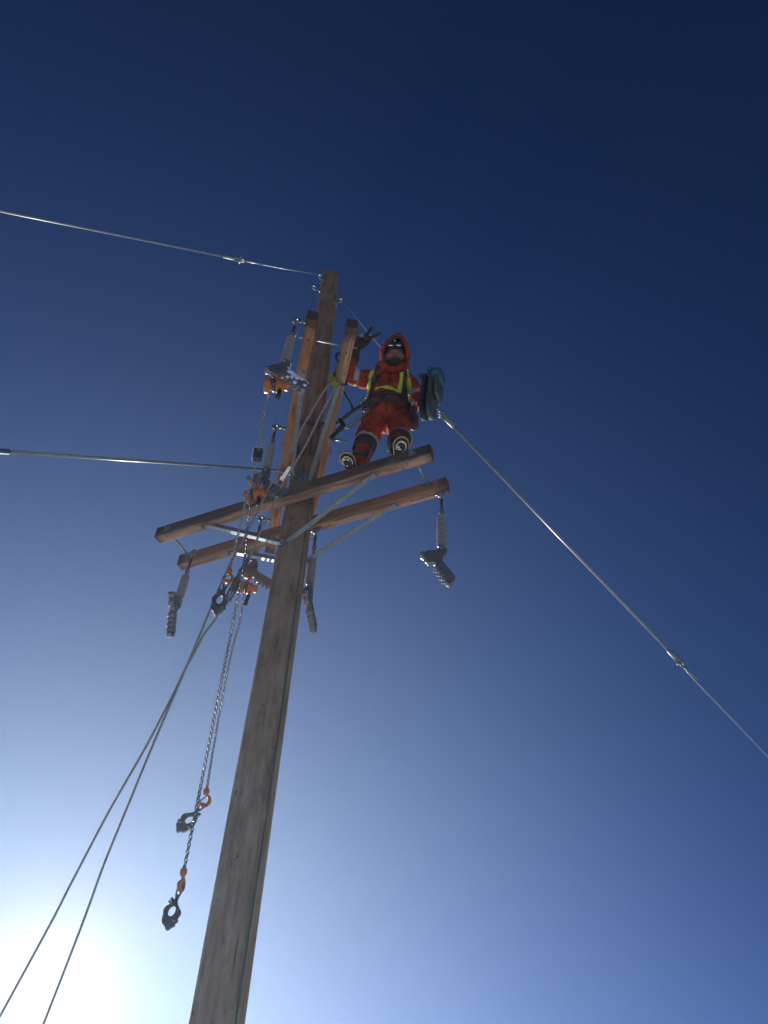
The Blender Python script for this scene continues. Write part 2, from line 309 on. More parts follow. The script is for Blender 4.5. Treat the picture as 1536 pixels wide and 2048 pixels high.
    def build(self, name, material, parent=None, bevel=0.0, label=None, kind=None):
        o = bpy.data.objects.new(name, self.mesh(name)); COL.objects.link(o); o.data.materials.append(MT[material])
        put(o, parent)
        if bevel:
            b = o.modifiers.new('bevel', 'BEVEL'); b.width = bevel; b.segments = 2; b.limit_method = 'ANGLE'; b.angle_limit = math.radians(40)
        if label: o['label'] = label
        if kind: o['kind'] = kind
        return o

def put(o, parent):
    if parent is not None:
        o.parent = parent; o.matrix_parent_inverse = WM[parent.name].inverted()
    WM[o.name] = o.matrix_world.copy() if parent is None else WM.get(o.name, Matrix.Identity(4))
WM = {}
def thing(name, loc, label, cat, group=None):
    o = bpy.data.objects.new(name, None); COL.objects.link(o); o.empty_display_size = 0.1
    o.location = loc; o['label'] = label; o['category'] = cat
    if group: o['group'] = group
    WM[o.name] = Matrix.Translation(V(loc)); return o
def arc(c, ex, ey, r, a0, a1, n=12, ry=None):
    c = V(c); ex = V(ex); ey = V(ey); ry = ry or r
    return [c + ex * (r * math.cos(math.radians(a0 + (a1 - a0) * i / n))) + ey * (ry * math.sin(math.radians(a0 + (a1 - a0) * i / n))) for i in range(n + 1)]
def smooth_path(P, sub=4):
    P = [V(p) for p in P]; R = []
    for i in range(len(P) - 1):
        p0 = P[max(i - 1, 0)]; p1 = P[i]; p2 = P[i + 1]; p3 = P[min(i + 2, len(P) - 1)]
        for k in range(sub):
            t = k / sub
            R.append(0.5 * ((2 * p1) + (p2 - p0) * t + (2 * p0 - 5 * p1 + 4 * p2 - p3) * t * t + (3 * p1 - p0 - 3 * p2 + p3) * t ** 3))
    R.append(P[-1]); return R
X, Y, Z = V((1, 0, 0)), V((0, 1, 0)), V((0, 0, 1))

# ------------------------------------------------------------------ ground
g = MB(); N = 60; S = 1500.0
gv = []; gf = []
for i in range(N + 1):
    for j in range(N + 1):
        u = (i / N * 2 - 1); v = (j / N * 2 - 1); x = S * u * abs(u) ** 1.5; y = S * v * abs(v) ** 1.5
        r = math.hypot(x, y); z = 0.05 * noise.noise(V((x * 0.25, y * 0.25, 0))) * min(1, r / 2) + 0.12 * noise.noise(V((x * 0.04, y * 0.04, 3))) * min(1, r / 40)
        gv.append((x, y, z))
for i in range(N):
    for j in range(N):
        a = i * (N + 1) + j; gf.append((a, a + N + 1, a + N + 2, a + 1))
g.add(gv, gf, True)
go = g.build('snow_ground', 'snow'); go['kind'] = 'structure'; go['label'] = 'snow covered open ground around the pole'

# ------------------------------------------------------------------ the pole
PX, PY, LX, LY = -0.7266, 4.759, 0.003168, -0.008147
BOW = [(-1.6, -0.02), (1.34, -0.006), (3.9, 0.014), (5.03, 0.018), (6.3, 0.015), (7.45, 0.004), (8.63, -0.017), (9.2, -0.026)]
def bow(h):
    for (a, va), (b, vb) in zip(BOW, BOW[1:]):
        if h <= b: t = max(0, (h - a) / (b - a)); return va + (vb - va) * t
    return BOW[-1][1]
def axis(z):                                  # z above the ground
    h = z - 1.6; return V((PX + LX * h + bow(h), PY + LY * h, z))
def prad(z): return 0.14397 - 0.005357 * (z - 1.6)
ZTOP = 10.575
pole = thing('utility_pole', (PX - 0.02, PY, 0), 'tall weathered round timber pole carrying two crossed pairs of crossarms', 'utility pole')
pm = MB(); vs = []; fs = []; NS = 56; zs = []
z = -0.3
while z < ZTOP - 0.06: zs.append(z); z += 0.055
zs += [ZTOP - 0.055, ZTOP - 0.03, ZTOP - 0.012, ZTOP - 0.003, ZTOP]
ends = [1, 0.985, 0.93, 0.80, 0.55]
knots = [(random.uniform(0.5, 10.3), random.uniform(0, 6.28), random.uniform(0.010, 0.02)) for _ in range(34)]
for i, z in enumerate(zs):
    e = ends[i - (len(zs) - 5)] if i >= len(zs) - 5 else 1
    c = axis(z)
    for k in range(NS):
        a = 2 * math.pi * k / NS
        r = prad(z) * (1 + 0.012 * noise.noise(V((math.cos(a) * 1.5, math.sin(a) * 1.5, z * 0.6))) + 0.010 * noise.noise(V((math.cos(a) * 6, math.sin(a) * 6, z * 1.1))))
        for kz, ka, kh in knots:
            d2 = ((z - kz) / 0.05) ** 2 + ((((a - ka + math.pi) % (2 * math.pi)) - math.pi) / 0.3) ** 2
            if d2 < 4: r += kh * 0.5 * math.exp(-d2 * 1.6)
        vs.append(c + V((math.cos(a), math.sin(a), 0)) * r * e)
for i in range(len(zs) - 1):
    for k in range(NS): fs.append((i * NS + k, i * NS + (k + 1) % NS, (i + 1) * NS + (k + 1) % NS, (i + 1) * NS + k))
fs.append(tuple(range((len(zs) - 1) * NS, len(zs) * NS)))
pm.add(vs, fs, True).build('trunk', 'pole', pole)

def psurf(z, ang, off=0.0):
    """point on the pole skin; ang in degrees, 0 faces the camera, + to the right"""
    c = axis(z); d = V((-c.x, -c.y, 0)).normalized(); q = Matrix.Rotation(math.radians(ang), 3, 'Z') @ d
    return c + q * (prad(z) + off), q

# ground wire with staples down the right-hand front
pts = [psurf(z_, 42 + 2.5 * math.sin(z_ * 1.7) + 1.2 * noise.noise(V((0, 0, z_ * 2))), 0.005)[0] for z_ in [0.05 + 0.15 * i for i in range(64)]]
gw = MB().tube(pts, 0.0046, 8).build('ground_wire', 'ground_wire', pole, label='thin green wire stapled down the pole')
for z_ in (2.6, 3.3, 4.0, 4.7, 5.4, 6.1, 7.6, 8.4, 9.1):
    p_, q_ = psurf(z_, 42 + 2.5 * math.sin(z_ * 1.7), 0.004); s_ = q_.cross(Z)
    MB().tube([p_ + s_ * 0.010 - q_ * 0.012, p_ + s_ * 0.010 + q_ * 0.006, p_ + q_ * 0.010, p_ - s_ * 0.010 + q_ * 0.006, p_ - s_ * 0.010 - q_ * 0.012], 0.0022, 6).build('staple', 'galv', gw)

# ------------------------------------------------------------------ crossarms
dL, nL = V((0.911, -0.413, 0)).normalized(), V((0.413, 0.911, 0)).normalized()
dU, nU = V((0.1858, -0.9826, 0)).normalized(), V((0.9826, 0.1858, 0)).normalized()
WA, HA = 0.0872, 0.1221
CL1, CL2 = V((-0.768, 4.551, 6.639)), V((-0.623, 4.871, 6.639))
CU1, CU2 = V((-0.827, 4.524, 7.241)), V((-0.529, 4.58, 7.241))
HLL, HLU = 1.22, 1.278
def crossarm(c, d, n, half, m, label, vholes, hholes):
    """timber in its own frame (local X along it); real bored holes; vholes on the underside, hholes through the side"""
    b = MB(); ch = 0.006; pr = [(-WA / 2 + ch, -HA / 2), (WA / 2 - ch, -HA / 2), (WA / 2, -HA / 2 + ch), (WA / 2, HA / 2 - ch * 2), (WA / 2 - ch * 2, HA / 2), (-WA / 2 + ch * 2, HA / 2), (-WA / 2, HA / 2 - ch * 2), (-WA / 2, -HA / 2 + ch)]
    xs = [-half + 2 * half * i / 40 for i in range(41)]; vs = []; fs = []
    for x_ in xs:
        for (y_, z_) in pr:
            k = V((x_ * 3, y_ * 20 + c.x * 7, z_ * 20)); vs.append(V((x_, y_ + 0.0022 * noise.noise(k) + 0.004 * math.sin(x_ * 1.3 + c.y), z_ + 0.0022 * noise.noise(k + V((9, 3, 1))) + 0.003 * math.sin(x_ * 1.7 + c.x * 3))))
    for i in range(40):
        for k in range(8): fs.append((i * 8 + k, i * 8 + (k + 1) % 8, (i + 1) * 8 + (k + 1) % 8, (i + 1) * 8 + k))
    fs += [tuple(range(8))[::-1], tuple(range(320, 328))]
    b.add(vs, fs, False)
    o = b.build('crossarm', m)
    cut = MB()
    for x_, y_ in vholes: cut.tube([(x_, y_, -0.2), (x_, y_, 0.0)], 0.0085, 10)
    for x_, z_ in hholes: cut.tube([(x_, -0.2, z_), (x_, 0.0, z_)], 0.0085, 10)
    co = cut.build('cutter', 'hole')
    md = o.modifiers.new('b', 'BOOLEAN'); md.object = co; md.solver = 'EXACT'
    dg = bpy.context.evaluated_depsgraph_get(); me = bpy.data.meshes.new_from_object(o.evaluated_get(dg)); o.modifiers.clear(); o.data = me
    bpy.data.objects.remove(co)
    Mx = Matrix((d, n, Z)).transposed().to_4x4(); Mx.translation = c
    o.parent = pole; o.matrix_parent_inverse = WM[pole.name].inverted(); o.matrix_basis = Mx; WM[o.name] = Mx
    o['label'] = label
    return o
armL1 = crossarm(CL1, dL, nL, HLL, 'arm_dark', 'weathered lower crossarm in front of the pole, underfoot of the lineman', [(-1.12, 0.0), (-0.82, 0.028), (-0.42, -0.01), (0.36, 0.0), (0.88, 0.0), (1.02, -0.01), (0.98, 0.027), (0.76, -0.005)], [(0.9, 0.02)])
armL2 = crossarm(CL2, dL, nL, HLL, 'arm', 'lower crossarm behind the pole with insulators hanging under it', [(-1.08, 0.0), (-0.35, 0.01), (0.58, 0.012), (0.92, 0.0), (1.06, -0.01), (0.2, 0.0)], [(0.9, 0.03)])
armU1 = crossarm(CU1, dU, nU, HLU, 'arm_red', 'reddish upper crossarm left of the pole, pointing at the viewer', [(1.10, 0.0), (-0.95, 0.0), (0.35, 0.012), (-0.4, 0.0)], [])
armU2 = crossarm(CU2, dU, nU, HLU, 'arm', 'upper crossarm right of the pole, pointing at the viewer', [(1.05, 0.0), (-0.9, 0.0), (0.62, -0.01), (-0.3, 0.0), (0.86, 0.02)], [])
def on_arm(c, d, n, s, y_, z_): return c + d * s + n * y_ + Z * z_

def washer(p, nrm, upv, parent, size=0.055, nm='square_washer'):
    """square plate washer and hex nut proud of a face"""
    nrm = nrm.normalized(); upv = upv.normalized(); sd = upv.cross(nrm).normalized()
    ob = MB().box(p + nrm * 0.003, sd, upv, nrm, size / 2, size / 2, 0.003).build(nm, 'galv', parent, bevel=0.001)
    MB().lathe([(0.011, 0), (0.011, 0.010), (0.007, 0.011), (0.007, 0.022)], p + nrm * 0.006, nrm, 6, False).build('nut', 'galv', ob)
    return ob
# double-arming rods and their square washers
for s_ in (-1.11, 1.08):
    a = on_arm(CL1, dL, nL, s_, -WA / 2 - 0.03, 0.0); b = on_arm(CL2, dL, nL, s_ - 0.002, WA / 2 + 0.03, 0.0)
    MB().tube([a, b], 0.0085, 10).build('spacer_rod', 'galv', pole)
    washer(on_arm(CL1, dL, nL, s_, -WA / 2, 0.0), -nL, Z, armL1)
    washer(on_arm(CL2, dL, nL, s_, -WA / 2, 0.0), -nL, Z, armL2)
for s_ in (1.08, -1.05):
    a = on_arm(CU1, dU, nU, s_, -WA / 2 - 0.03, -0.01); b = on_arm(CU2, dU, nU, s_, WA / 2 + 0.03, -0.01)
    MB().tube([a, b], 0.0085, 10).build('spacer_rod', 'galv', pole)
    washer(on_arm(CU2, dU, nU, s_, -WA / 2, -0.01), -nU, Z, armU2)
    washer(on_arm(CU1, dU, nU, s_, WA / 2, -0.01), nU, Z, armU1)
# through bolts where arms meet the pole
for (c, d, n, o) in ((CL1, dL, nL, armL1), (CU1, dU, nU, armU1)):
    washer(on_arm(c, d, n, 0.0, -WA / 2, 0.0), -n, Z, o, 0.06)
washer(on_arm(CL2, dL, nL, 0.0, WA / 2, 0.0), nL, Z, armL2, 0.06)
washer(on_arm(CU2, dU, nU, 0.0, WA / 2, 0.0), nU, Z, armU2, 0.06)

def brace(a, b, along, parent_arm, wdt=0.042, label=None):
    """angle-iron brace from the underside of an arm (a) to the pole (b); flat tab lies along the arm, bent where the angle begins"""
    a = V(a); b = V(b); d = (b - a).normalized(); al = V(along).normalized()
    if al.dot(d) > 0: al = -al
    kn = a + d * 0.05
    sd = d.cross(Z).normalized(); nu = sd.cross(d).normalized()
    if nu.z > 0: nu = -nu
    m = MB()
    m.box((kn + b) / 2 + nu * 0.002, d, sd, nu, (b - kn).length / 2, wdt / 2, 0.0025)
    m.box((kn + b) / 2 - nu * 0.0145 + sd * (wdt / 2 - 0.0025), d, sd, nu, (b - kn).length / 2 - 0.03, 0.0025, 0.0165)
    tab = a + al * 0.05
    o1 = sd * (wdt / 2)
    vs = []
    for p_ in (tab - Z * 0.004, a - Z * 0.004 + al * 0.012, kn):
        vs += [p_ - o1, p_ + o1, p_ - o1 - Z * 0.005, p_ + o1 - Z * 0.005]
    fs = []
    for i in range(2):
        q = i * 4; fs += [(q, q + 1, q + 5, q + 4), (q + 2, q + 6, q + 7, q + 3), (q, q + 4, q + 6, q + 2), (q + 1, q + 3, q + 7, q + 5)]
    fs += [(0, 2, 3, 1), (8, 9, 11, 10)]
    m.add(vs, fs, False)
    ob = m.build('brace', 'galv', pole, bevel=0.0015, label=label)
    MB().lathe([(0.016, 0), (0.016, 0.003), (0.011, 0.003), (0.011, 0.013), (0.006, 0.014), (0.006, 0.024)], tab - al * 0.02 - Z * 0.009, -Z, 8, False).build('bolt', 'galv', ob)
    return ob
hb = 6.165
fr = axis(hb) - nL * (prad(hb) + 0.006); bk = axis(hb) + nL * (prad(hb) + 0.006)
brace(on_arm(CL1, dL, nL, -0.74, 0, -HA / 2), fr + dL * -0.022, dL, armL1)
brace(on_arm(CL1, dL, nL, 0.74, 0, -HA / 2), fr + dL * 0.022 - nL * 0.006, dL, armL1)
brace(on_arm(CL2, dL, nL, -0.70, 0, -HA / 2), bk + dL * -0.022, dL, armL2)
brace(on_arm(CL2, dL, nL, 0.76, 0, -HA / 2), bk + dL * 0.022, dL, armL2)
MB().lathe([(0.03, 0), (0.03, 0.004), (0.014, 0.004), (0.014, 0.016), (0.009, 0.017), (0.009, 0.04)], fr - nL * 0.012, -nL, 8, False).build('brace_bolt', 'galv', pole)
brace(on_arm(CU1, dU, nU, 0.78, 0.006, -HA / 2), V((-0.775, 4.615, 6.915)), dU, armU1, 0.036)
brace(on_arm(CU2, dU, nU, 0.74, -0.006, -HA / 2), V((-0.628, 4.62, 6.915)), dU, armU2, 0.036)
brace(on_arm(CU1, dU, nU, -0.62, 0.0, -HA / 2), V((-0.74, 4.83, 6.93)), dU, armU1, 0.036)
brace(on_arm(CU2, dU, nU, -0.66, 0.0, -HA / 2), V((-0.62, 4.81, 6.93)), dU, armU2, 0.036)

# guy attachment plate on the pole, just above the lower arms
p_, q_ = psurf(6.93, -4, 0.0); sd_ = q_.cross(Z).normalized()
pl = MB().box(p_ + q_ * 0.004, sd_, Z, q_, 0.05, 0.085, 0.005).build('guy_plate', 'galv', pole, bevel=0.002)
for dz in (-0.05, 0.0, 0.055):
    MB().lathe([(0.017, 0), (0.017, 0.004), (0.012, 0.004), (0.012, 0.016), (0.007, 0.017), (0.007, 0.03)], p_ + q_ * 0.009 + Z * dz + sd_ * (0.02 if dz else -0.02), q_, 8, False).build('bolt', 'galv', pl)
# white glazed sleeve clipped on beside the plate
sa, sb = V((-0.765, 4.44, 6.86)), V((-0.838, 4.52, 6.79))
wo = MB().lathe([(0.006, -0.004), (0.019, 0.0), (0.021, 0.012), (0.021, (sb - sa).length - 0.012), (0.018, (sb - sa).length)], sa, sb - sa, 18).build('white_sleeve', 'white_plastic', pole, label='glossy white sleeve on a bolt beside the guy plate')
MB().lathe([(0.012, 0), (0.013, 0.012), (0.008, 0.013), (0.008, 0.03)], sb, sb - sa, 10).build('end_nut', 'darksteel', wo)
MB().tube([sa, psurf(6.9, -16, -0.02)[0]], 0.009, 8).build('stud', 'galv', wo)

# top-of-pole guy hardware
def pole_hook(z_, ang, label):
    p0, q0 = psurf(z_, ang, 0.0); s0 = q0.cross(Z).normalized()
    b = MB().box(p0 + q0 * 0.006, s0, Z, q0, 0.04, 0.075, 0.006).build('guy_bracket', 'galv', pole, bevel=0.002, label=label)
    for dz in (-0.045, 0.045):
        MB().lathe([(0.022, 0), (0.022, 0.004), (0.013, 0.004), (0.013, 0.018), (0.008, 0.019), (0.008, 0.038)], p0 + q0 * 0.012 + Z * dz, q0, 6, False).build('bolt', 'galv', b)
    MB().tube(arc(p0 + q0 * 0.045, q0, Z, 0.036, -180, 180, 18)[:-1], 0.009, 8, closed=True).build('eye', 'galv', b)
    return p0 + q0 * 0.08
hA = pole_hook(10.36, -52, 'galvanised bracket near the pole top, left side')
hB = pole_hook(9.98, 68, 'galvanised bracket below the pole top, right side')
p0, q0 = psurf(10.10, -62, 0.0)
eo = MB().tube([p0 - q0 * 0.02, p0 + q0 * 0.05], 0.008, 8).build('eye_bolt', 'galv', pole)
MB().tube(arc(p0 + q0 * 0.085, q0, Z, 0.034, 0, 360, 20)[:-1], 0.0075, 8, closed=True).build('eye', 'galv', eo)
MB().tube(smooth_path([p0 + q0 * 0.05 - Z * 0.02, V((-0.80, 4.3, 9.2)), V((-0.76, 3.6, 7.45)), on_arm(CU1, dU, nU, 1.18, -WA / 2 - 0.02, 0.03)], 4), 0.0022, 6).build('tie_wire', 'strand', pole)
# bolts and stubs on the far side of the right upper arm
for s_, ln in ((1.20, 0.055), (0.17, 0.12)):
    p0 = on_arm(CU2, dU, nU, s_, WA / 2, -0.01)
    eo = MB().tube([p0, p0 + nU * ln], 0.009, 8).build('eye_bolt', 'galv', armU2)
    MB().lathe([(0.017, 0), (0.017, 0.018), (0.010, 0.020), (0.010, 0.03)], p0 + nU * ln * 0.55, nU, 6, False).build('nut', 'galv', eo)
# black hook clipped over the left side of that arm
p0 = on_arm(CU2, dU, nU, 0.98, -WA / 2, -0.03)
MB().tube(smooth_path([p0 + nU * 0.01 + Z * 0.05, p0 - nU * 0.02 + Z * 0.05, p0 - nU * 0.024 - Z * 0.02, p0 - nU * 0.006 - Z * 0.06], 5), 0.008, 8).build('arm_hook', 'black_rubber', armU2)

# ------------------------------------------------------------------ insulator strings
def insulator_string(top, z_rod, z_ins0, z_ins1, label, side=None, parent_arm=None, lean=V((0, 0, 0))):
    """top = hanging point; z values are drops below it"""
    top = V(top); o = thing('insulator_string', top, label, 'insulator', 'dead end insulator strings')
    dn = (-Z + lean).normalized(); at = lambda d_: top + dn * d_
    if side is not None:      # eye bolt fixed in the arm's side: part of the arm
        eb = MB().tube([top + side * 0.11, top + side * 0.02], 0.011, 8).build('eye_bolt', 'galv', parent_arm)
        MB().tube(arc(top, X, Z, 0.026, 0, 360, 18)[:-1], 0.009, 8, closed=True).build('eye', 'galv', eb)
        MB().lathe([(0.018, 0), (0.018, 0.016), (0.011, 0.018)], top + side * 0.045, side, 6, False).build('nut', 'galv', eb)
    else:
        eb = MB().tube([top + Z * 0.02, top + Z * 0.001], 0.011, 8).build('eye_bolt', 'galv', parent_arm)
        MB().tube(arc(top - Z * 0.022, dL, Z, 0.026, 0, 360, 18)[:-1], 0.009, 8, closed=True).build('eye', 'galv', eb)
        MB().tube([top - Z * 0.012 - dL * 0.05, top - Z * 0.012 + dL * 0.05], 0.010, 8).build('cross_pin', 'galv', eb)
    MB().tube([at(0.015) + Y * 0.022, at(0.03) + Y * 0.024, at(0.075) + Y * 0.016, at(0.095), at(0.075) - Y * 0.016, at(0.03) - Y * 0.024, at(0.015) - Y * 0.022], 0.008, 8).build('shackle', 'galv', o)
    MB().tube([at(0.09), at(z_rod)], 0.0115, 10).build('link_rod', 'darksteel', o)
    MB().lathe([(0.012, 0), (0.019, 0.005), (0.021, 0.016), (0.014, 0.03), (0.011, z_ins0 - z_rod + 0.01)], at(z_rod - 0.012), dn, 14).build('socket', 'galv', o)
    ns = 12; L_ = z_ins1 - z_ins0; prof = [(0.012, 0), (0.033, 0.002)]
    for i in range(ns):
        h = L_ * (i + 0.5) / ns; big = 0.036 if i % 2 == 0 else 0.0345
        if i in (0, ns - 1): big = 0.034
        prof += [(0.030, h - L_ / ns * 0.40), (big, h + 0.001), (big, h + 0.005), (0.030, h + L_ / ns * 0.40)]
    prof += [(0.033, L_ - 0.002), (0.012, L_)]
    MB().lathe(prof, at(z_ins0), dn, 22).build('polymer_body', 'polymer', o)
    MB().tube(arc(at(z_ins1 + 0.02), X, -dn, 0.024, 20, 160, 8), 0.0075, 8).build('collar', 'galv', o)
    MB().lathe([(0.015, 0), (0.019, 0.008), (0.019, 0.035), (0.013, 0.045)], at(z_ins1 - 0.004), dn, 14).build('end_fitting', 'galv', o)
    return at(z_ins1 + 0.045)

OUT = [(0.020, -0.012), (0.043, 0.000), (0.030, 0.055), (0.010, 0.078), (0.006, 0.118), (0.098, 0.262), (0.092, 0.305), (0.058, 0.345), (0.034, 0.328),
       (0.026, 0.300), (0.012, 0.296), (0.008, 0.270), (-0.006, 0.264), (-0.010, 0.240), (-0.024, 0.234), (-0.028, 0.212), (-0.043, 0.195), (-0.041, 0.150), (-0.060, 0.137),
       (-0.092, 0.150), (-0.118, 0.118), (-0.128, 0.098), (-0.153, 0.078), (-0.150, 0.050), (-0.120, 0.049), (-0.112, 0.030), (-0.03, 0.012), (-0.018, -0.012)]
def strain_clamp(pin, rot, yaw, label, snow=0):
    """gun-shaped bolted dead-end clamp hanging from its pin"""
    pin = V(pin); o = thing('strain_clamp', pin, label, 'clamp', 'bolted strain clamps')
    Mx = Matrix.Translation(pin) @ Matrix.Rotation(math.radians(yaw), 4, 'Z') @ Matrix.Rotation(math.radians(rot), 4, 'Y')
    E_ = [(a, -b) for a, b in OUT]
    MB().prism(E_, 0.042, (0, 0, 0), X, Z).xf(Mx).build('body', 'cast', o, bevel=0.006)
    for k in range(4):
        t = 0.18 + 0.24 * k; a = V((0.030 + (0.098 - 0.03) * t, 0, -(0.155 + 0.118 * t))); q = V((-0.84, 0, -0.54))
        a = V((0.012 + 0.085 * t, 0, -(0.128 + 0.145 * t))); e = a + q * 0.078
        u = MB().tube([e + Y * 0.016, a + Y * 0.018 + q * 0.004, a - q * 0.003 + Y * 0.010, a - q * 0.003 - Y * 0.010, a - Y * 0.018 + q * 0.004, e - Y * 0.016], 0.006, 8).xf(Mx).build('u_bolt', 'galv', o)
        for s in (-1, 1): MB().lathe([(0.012, 0), (0.012, 0.012), (0.006, 0.013), (0.006, 0.028)], e + Y * (0.016 * s) - q * 0.008, q, 6, False).xf(Mx).build('nut', 'galv', u)
        MB().box(a + q * 0.066, V((0.54, 0, -0.84)), Y, q, 0.012, 0.028, 0.006).xf(Mx).build('saddle', 'cast', u, bevel=0.002)
    MB().tube([(0, -0.035, 0.004), (0, 0.035, 0.004)], 0.011, 10).xf(Mx).build('clevis_pin', 'galv', o)
    MB().tube([(-0.137, -0.026, -0.064), (-0.137, 0.026, -0.064)], 0.015, 10).xf(Mx).build('pivot_bolt', 'galv', o)
    # pulling eye
    MB().tube(arc((-0.086, 0, -0.106), X, Z, 0.030, 150, 380, 14), 0.010, 8).xf(Mx).build('pulling_eye', 'cast', o)
    if snow:
        for (a, b, wd) in (((0.036, -0.006), (0.006, -0.075), 0.020), ((0.006, -0.075), (0.004, -0.118), 0.022), ((0.004, -0.118), (0.094, -0.262), 0.028), ((-0.02, -0.012), (-0.11, -0.035), 0.010)):
            A_ = V((a[0], 0, a[1])); B_ = V((b[0], 0, b[1])); n_ = 7
            q = (B_ - A_).cross(Y).normalized();  q = q if q.x > 0 else -q
            path = [A_.lerp(B_, i / n_) - q * 0.004 for i in range(n_ + 1)]
            MB().tube(path, [wd * (0.75 + 0.35 * random.random()) for _ in path], 9, flat=1.1).xf(Mx).build('snow_cap', 'snow', o, label='snow frozen onto the clamp')
        for k in range(9):
            t = random.uniform(0.1, 1); c = V((0.005 + 0.085 * t, -0.024, -(0.15 + 0.14 * t))) + V((-0.84, 0, -0.54)) * random.uniform(0.0, 0.055)
            MB().ball(c, random.uniform(0.010, 0.017), 8, 6, (1, 0.45, 1.2)).xf(Mx).build('snow_patch', 'snow', o)
    eye = Mx @ V((-0.086, 0, -0.132)); return eye

tA = on_arm(CU1, dU, nU, 0.945 * HLU, -WA / 2 - 0.07, 0.0); tB = on_arm(CU1, dU, nU, 0.14 * HLU, -WA / 2 - 0.09, 0.0); tC = on_arm(CU1, dU, nU, -0.705 * HLU, -WA / 2 - 0.085, 0.0)
pinA = insulator_string(tA, 0.20, 0.255, 0.545, 'grey insulator string on the near end of the upper left crossarm', nU, armU1, lean=V((-0.04, 0, 0)))
pinB = insulator_string(tB, 0.20, 0.265, 0.535, 'grey insulator string at mid-length of the upper left crossarm', nU, armU1, lean=V((-0.02, 0, 0)))
pinC = insulator_string(tC, 0.20, 0.265, 0.52, 'insulator string at the far end of the upper left crossarm, behind the ropes', nU, armU1)
pinD = insulator_string((-1.586, 5.16, 6.575), 0.235, 0.29, 0.515, 'insulator string hanging under the left end of the lower crossarms', None, armL2, lean=V((-0.03, 0, 0)))
pinE = insulator_string((0.44, 4.39, 6.575), 0.23, 0.285, 0.59, 'insulator string hanging under the right end of the lower crossarms', None, armL2, lean=V((-0.02, 0, 0)))
pinF = insulator_string((-0.545, 4.84, 6.575), 0.22, 0.33, 0.60, 'insulator string half hidden behind the right edge of the pole', None, armL2)
eyeA = strain_clamp(pinA, -20, 6, 'snow-caked strain clamp near the top, holding an orange hoist', snow=1)
eyeB = strain_clamp(pinB, -14, -6, 'clean grey strain clamp beside the pole, above the lower crossarm')
eyeC = strain_clamp(pinC, -26, 4, 'strain clamp with its toothed jaw pointing at the left edge of the pole')
strain_clamp(pinD, 8, 82, 'strain clamp seen edge-on, lowest hanging on the far left')
strain_clamp(pinE, 2, 0, 'gun-shaped strain clamp hanging alone against the sky on the right')
strain_clamp(pinF, -28, 76, 'strain clamp sticking out to the right from behind the pole')

# ------------------------------------------------------------------ chains, hooks, hoists, cable grips
def chain(path, name, parent, pitch=0.0205, r=0.0034):
    """welded links, every second one turned a quarter"""
    P = smooth_path(path, 12) if len(path) > 2 else [V(path[0]).lerp(V(path[1]), i / 20) for i in range(21)]
    cum = [0]
    for a, b in zip(P, P[1:]): cum.append(cum[-1] + (b - a).length)
    n = int(cum[-1] / pitch); m = MB(); j = 0
    for i in range(n):
        s = (i + 0.5) * pitch
        while j < len(cum) - 2 and cum[j + 1] < s: j += 1
        c = P[j].lerp(P[j + 1], (s - cum[j]) / max(1e-6, cum[j + 1] - cum[j])); d = (P[j + 1] - P[j]).normalized()
        x, y, _ = frame_from(d, Y); ang = 0.6 + 0.25 * math.sin(i * 0.11); x, y = x * math.cos(ang) + y * math.sin(ang), y * math.cos(ang) - x * math.sin(ang)
        e = x if i % 2 else y; hw = 0.0074; hl = pitch * 0.5 + r - hw
        ring_ = arc(c + d * hl, e, d, hw, 0, 180, 5) + arc(c - d * hl, e, d, hw, 180, 360, 5)
        m.tube(ring_, r, 6, closed=True, hint=e.cross(d))
    o = m.build(name, 'chain', parent, kind='stuff'); return o

def hook(o, top, scale=1.0, flip=1, nm='bottom_hook', yaw=0):
    """orange swivel block with a C-shaped hook below it, top at the chain"""
    top = V(top) + Z * 0.016; R = Matrix.Rotation(math.radians(yaw), 3, 'Z'); ex = R @ X * flip; s = scale
    h = MB().lathe([(0.010 * s, 0), (0.017 * s, 0.006 * s), (0.019 * s, 0.022 * s), (0.015 * s, 0.036 * s), (0.010 * s, 0.044 * s)], top, -Z, 12).build(nm, 'orange_paint', o)
    c = top - Z * (0.078 * s)
    pth = [top - Z * 0.036 * s] + [c + ex * (0.030 * s * math.cos(math.radians(a))) + Z * (0.034 * s * math.sin(math.radians(a))) for a in range(80, -200, -20)]
    rr = [0.009 * s] + [0.0095 * s + 0.004 * s * math.sin(math.pi * i / 13) for i in range(14)]; rr[-1] = 0.005 * s
    MB().tube(pth, rr, 10, flat=0.8).build('hook_bill', 'orange_paint', h)
    MB().tube([c + ex * 0.014 * s + Z * 0.034 * s, c - ex * 0.028 * s - Z * 0.006 * s], 0.004 * s, 6).build('safety_latch', 'darksteel', h)
    return c - Z * 0.034 * s

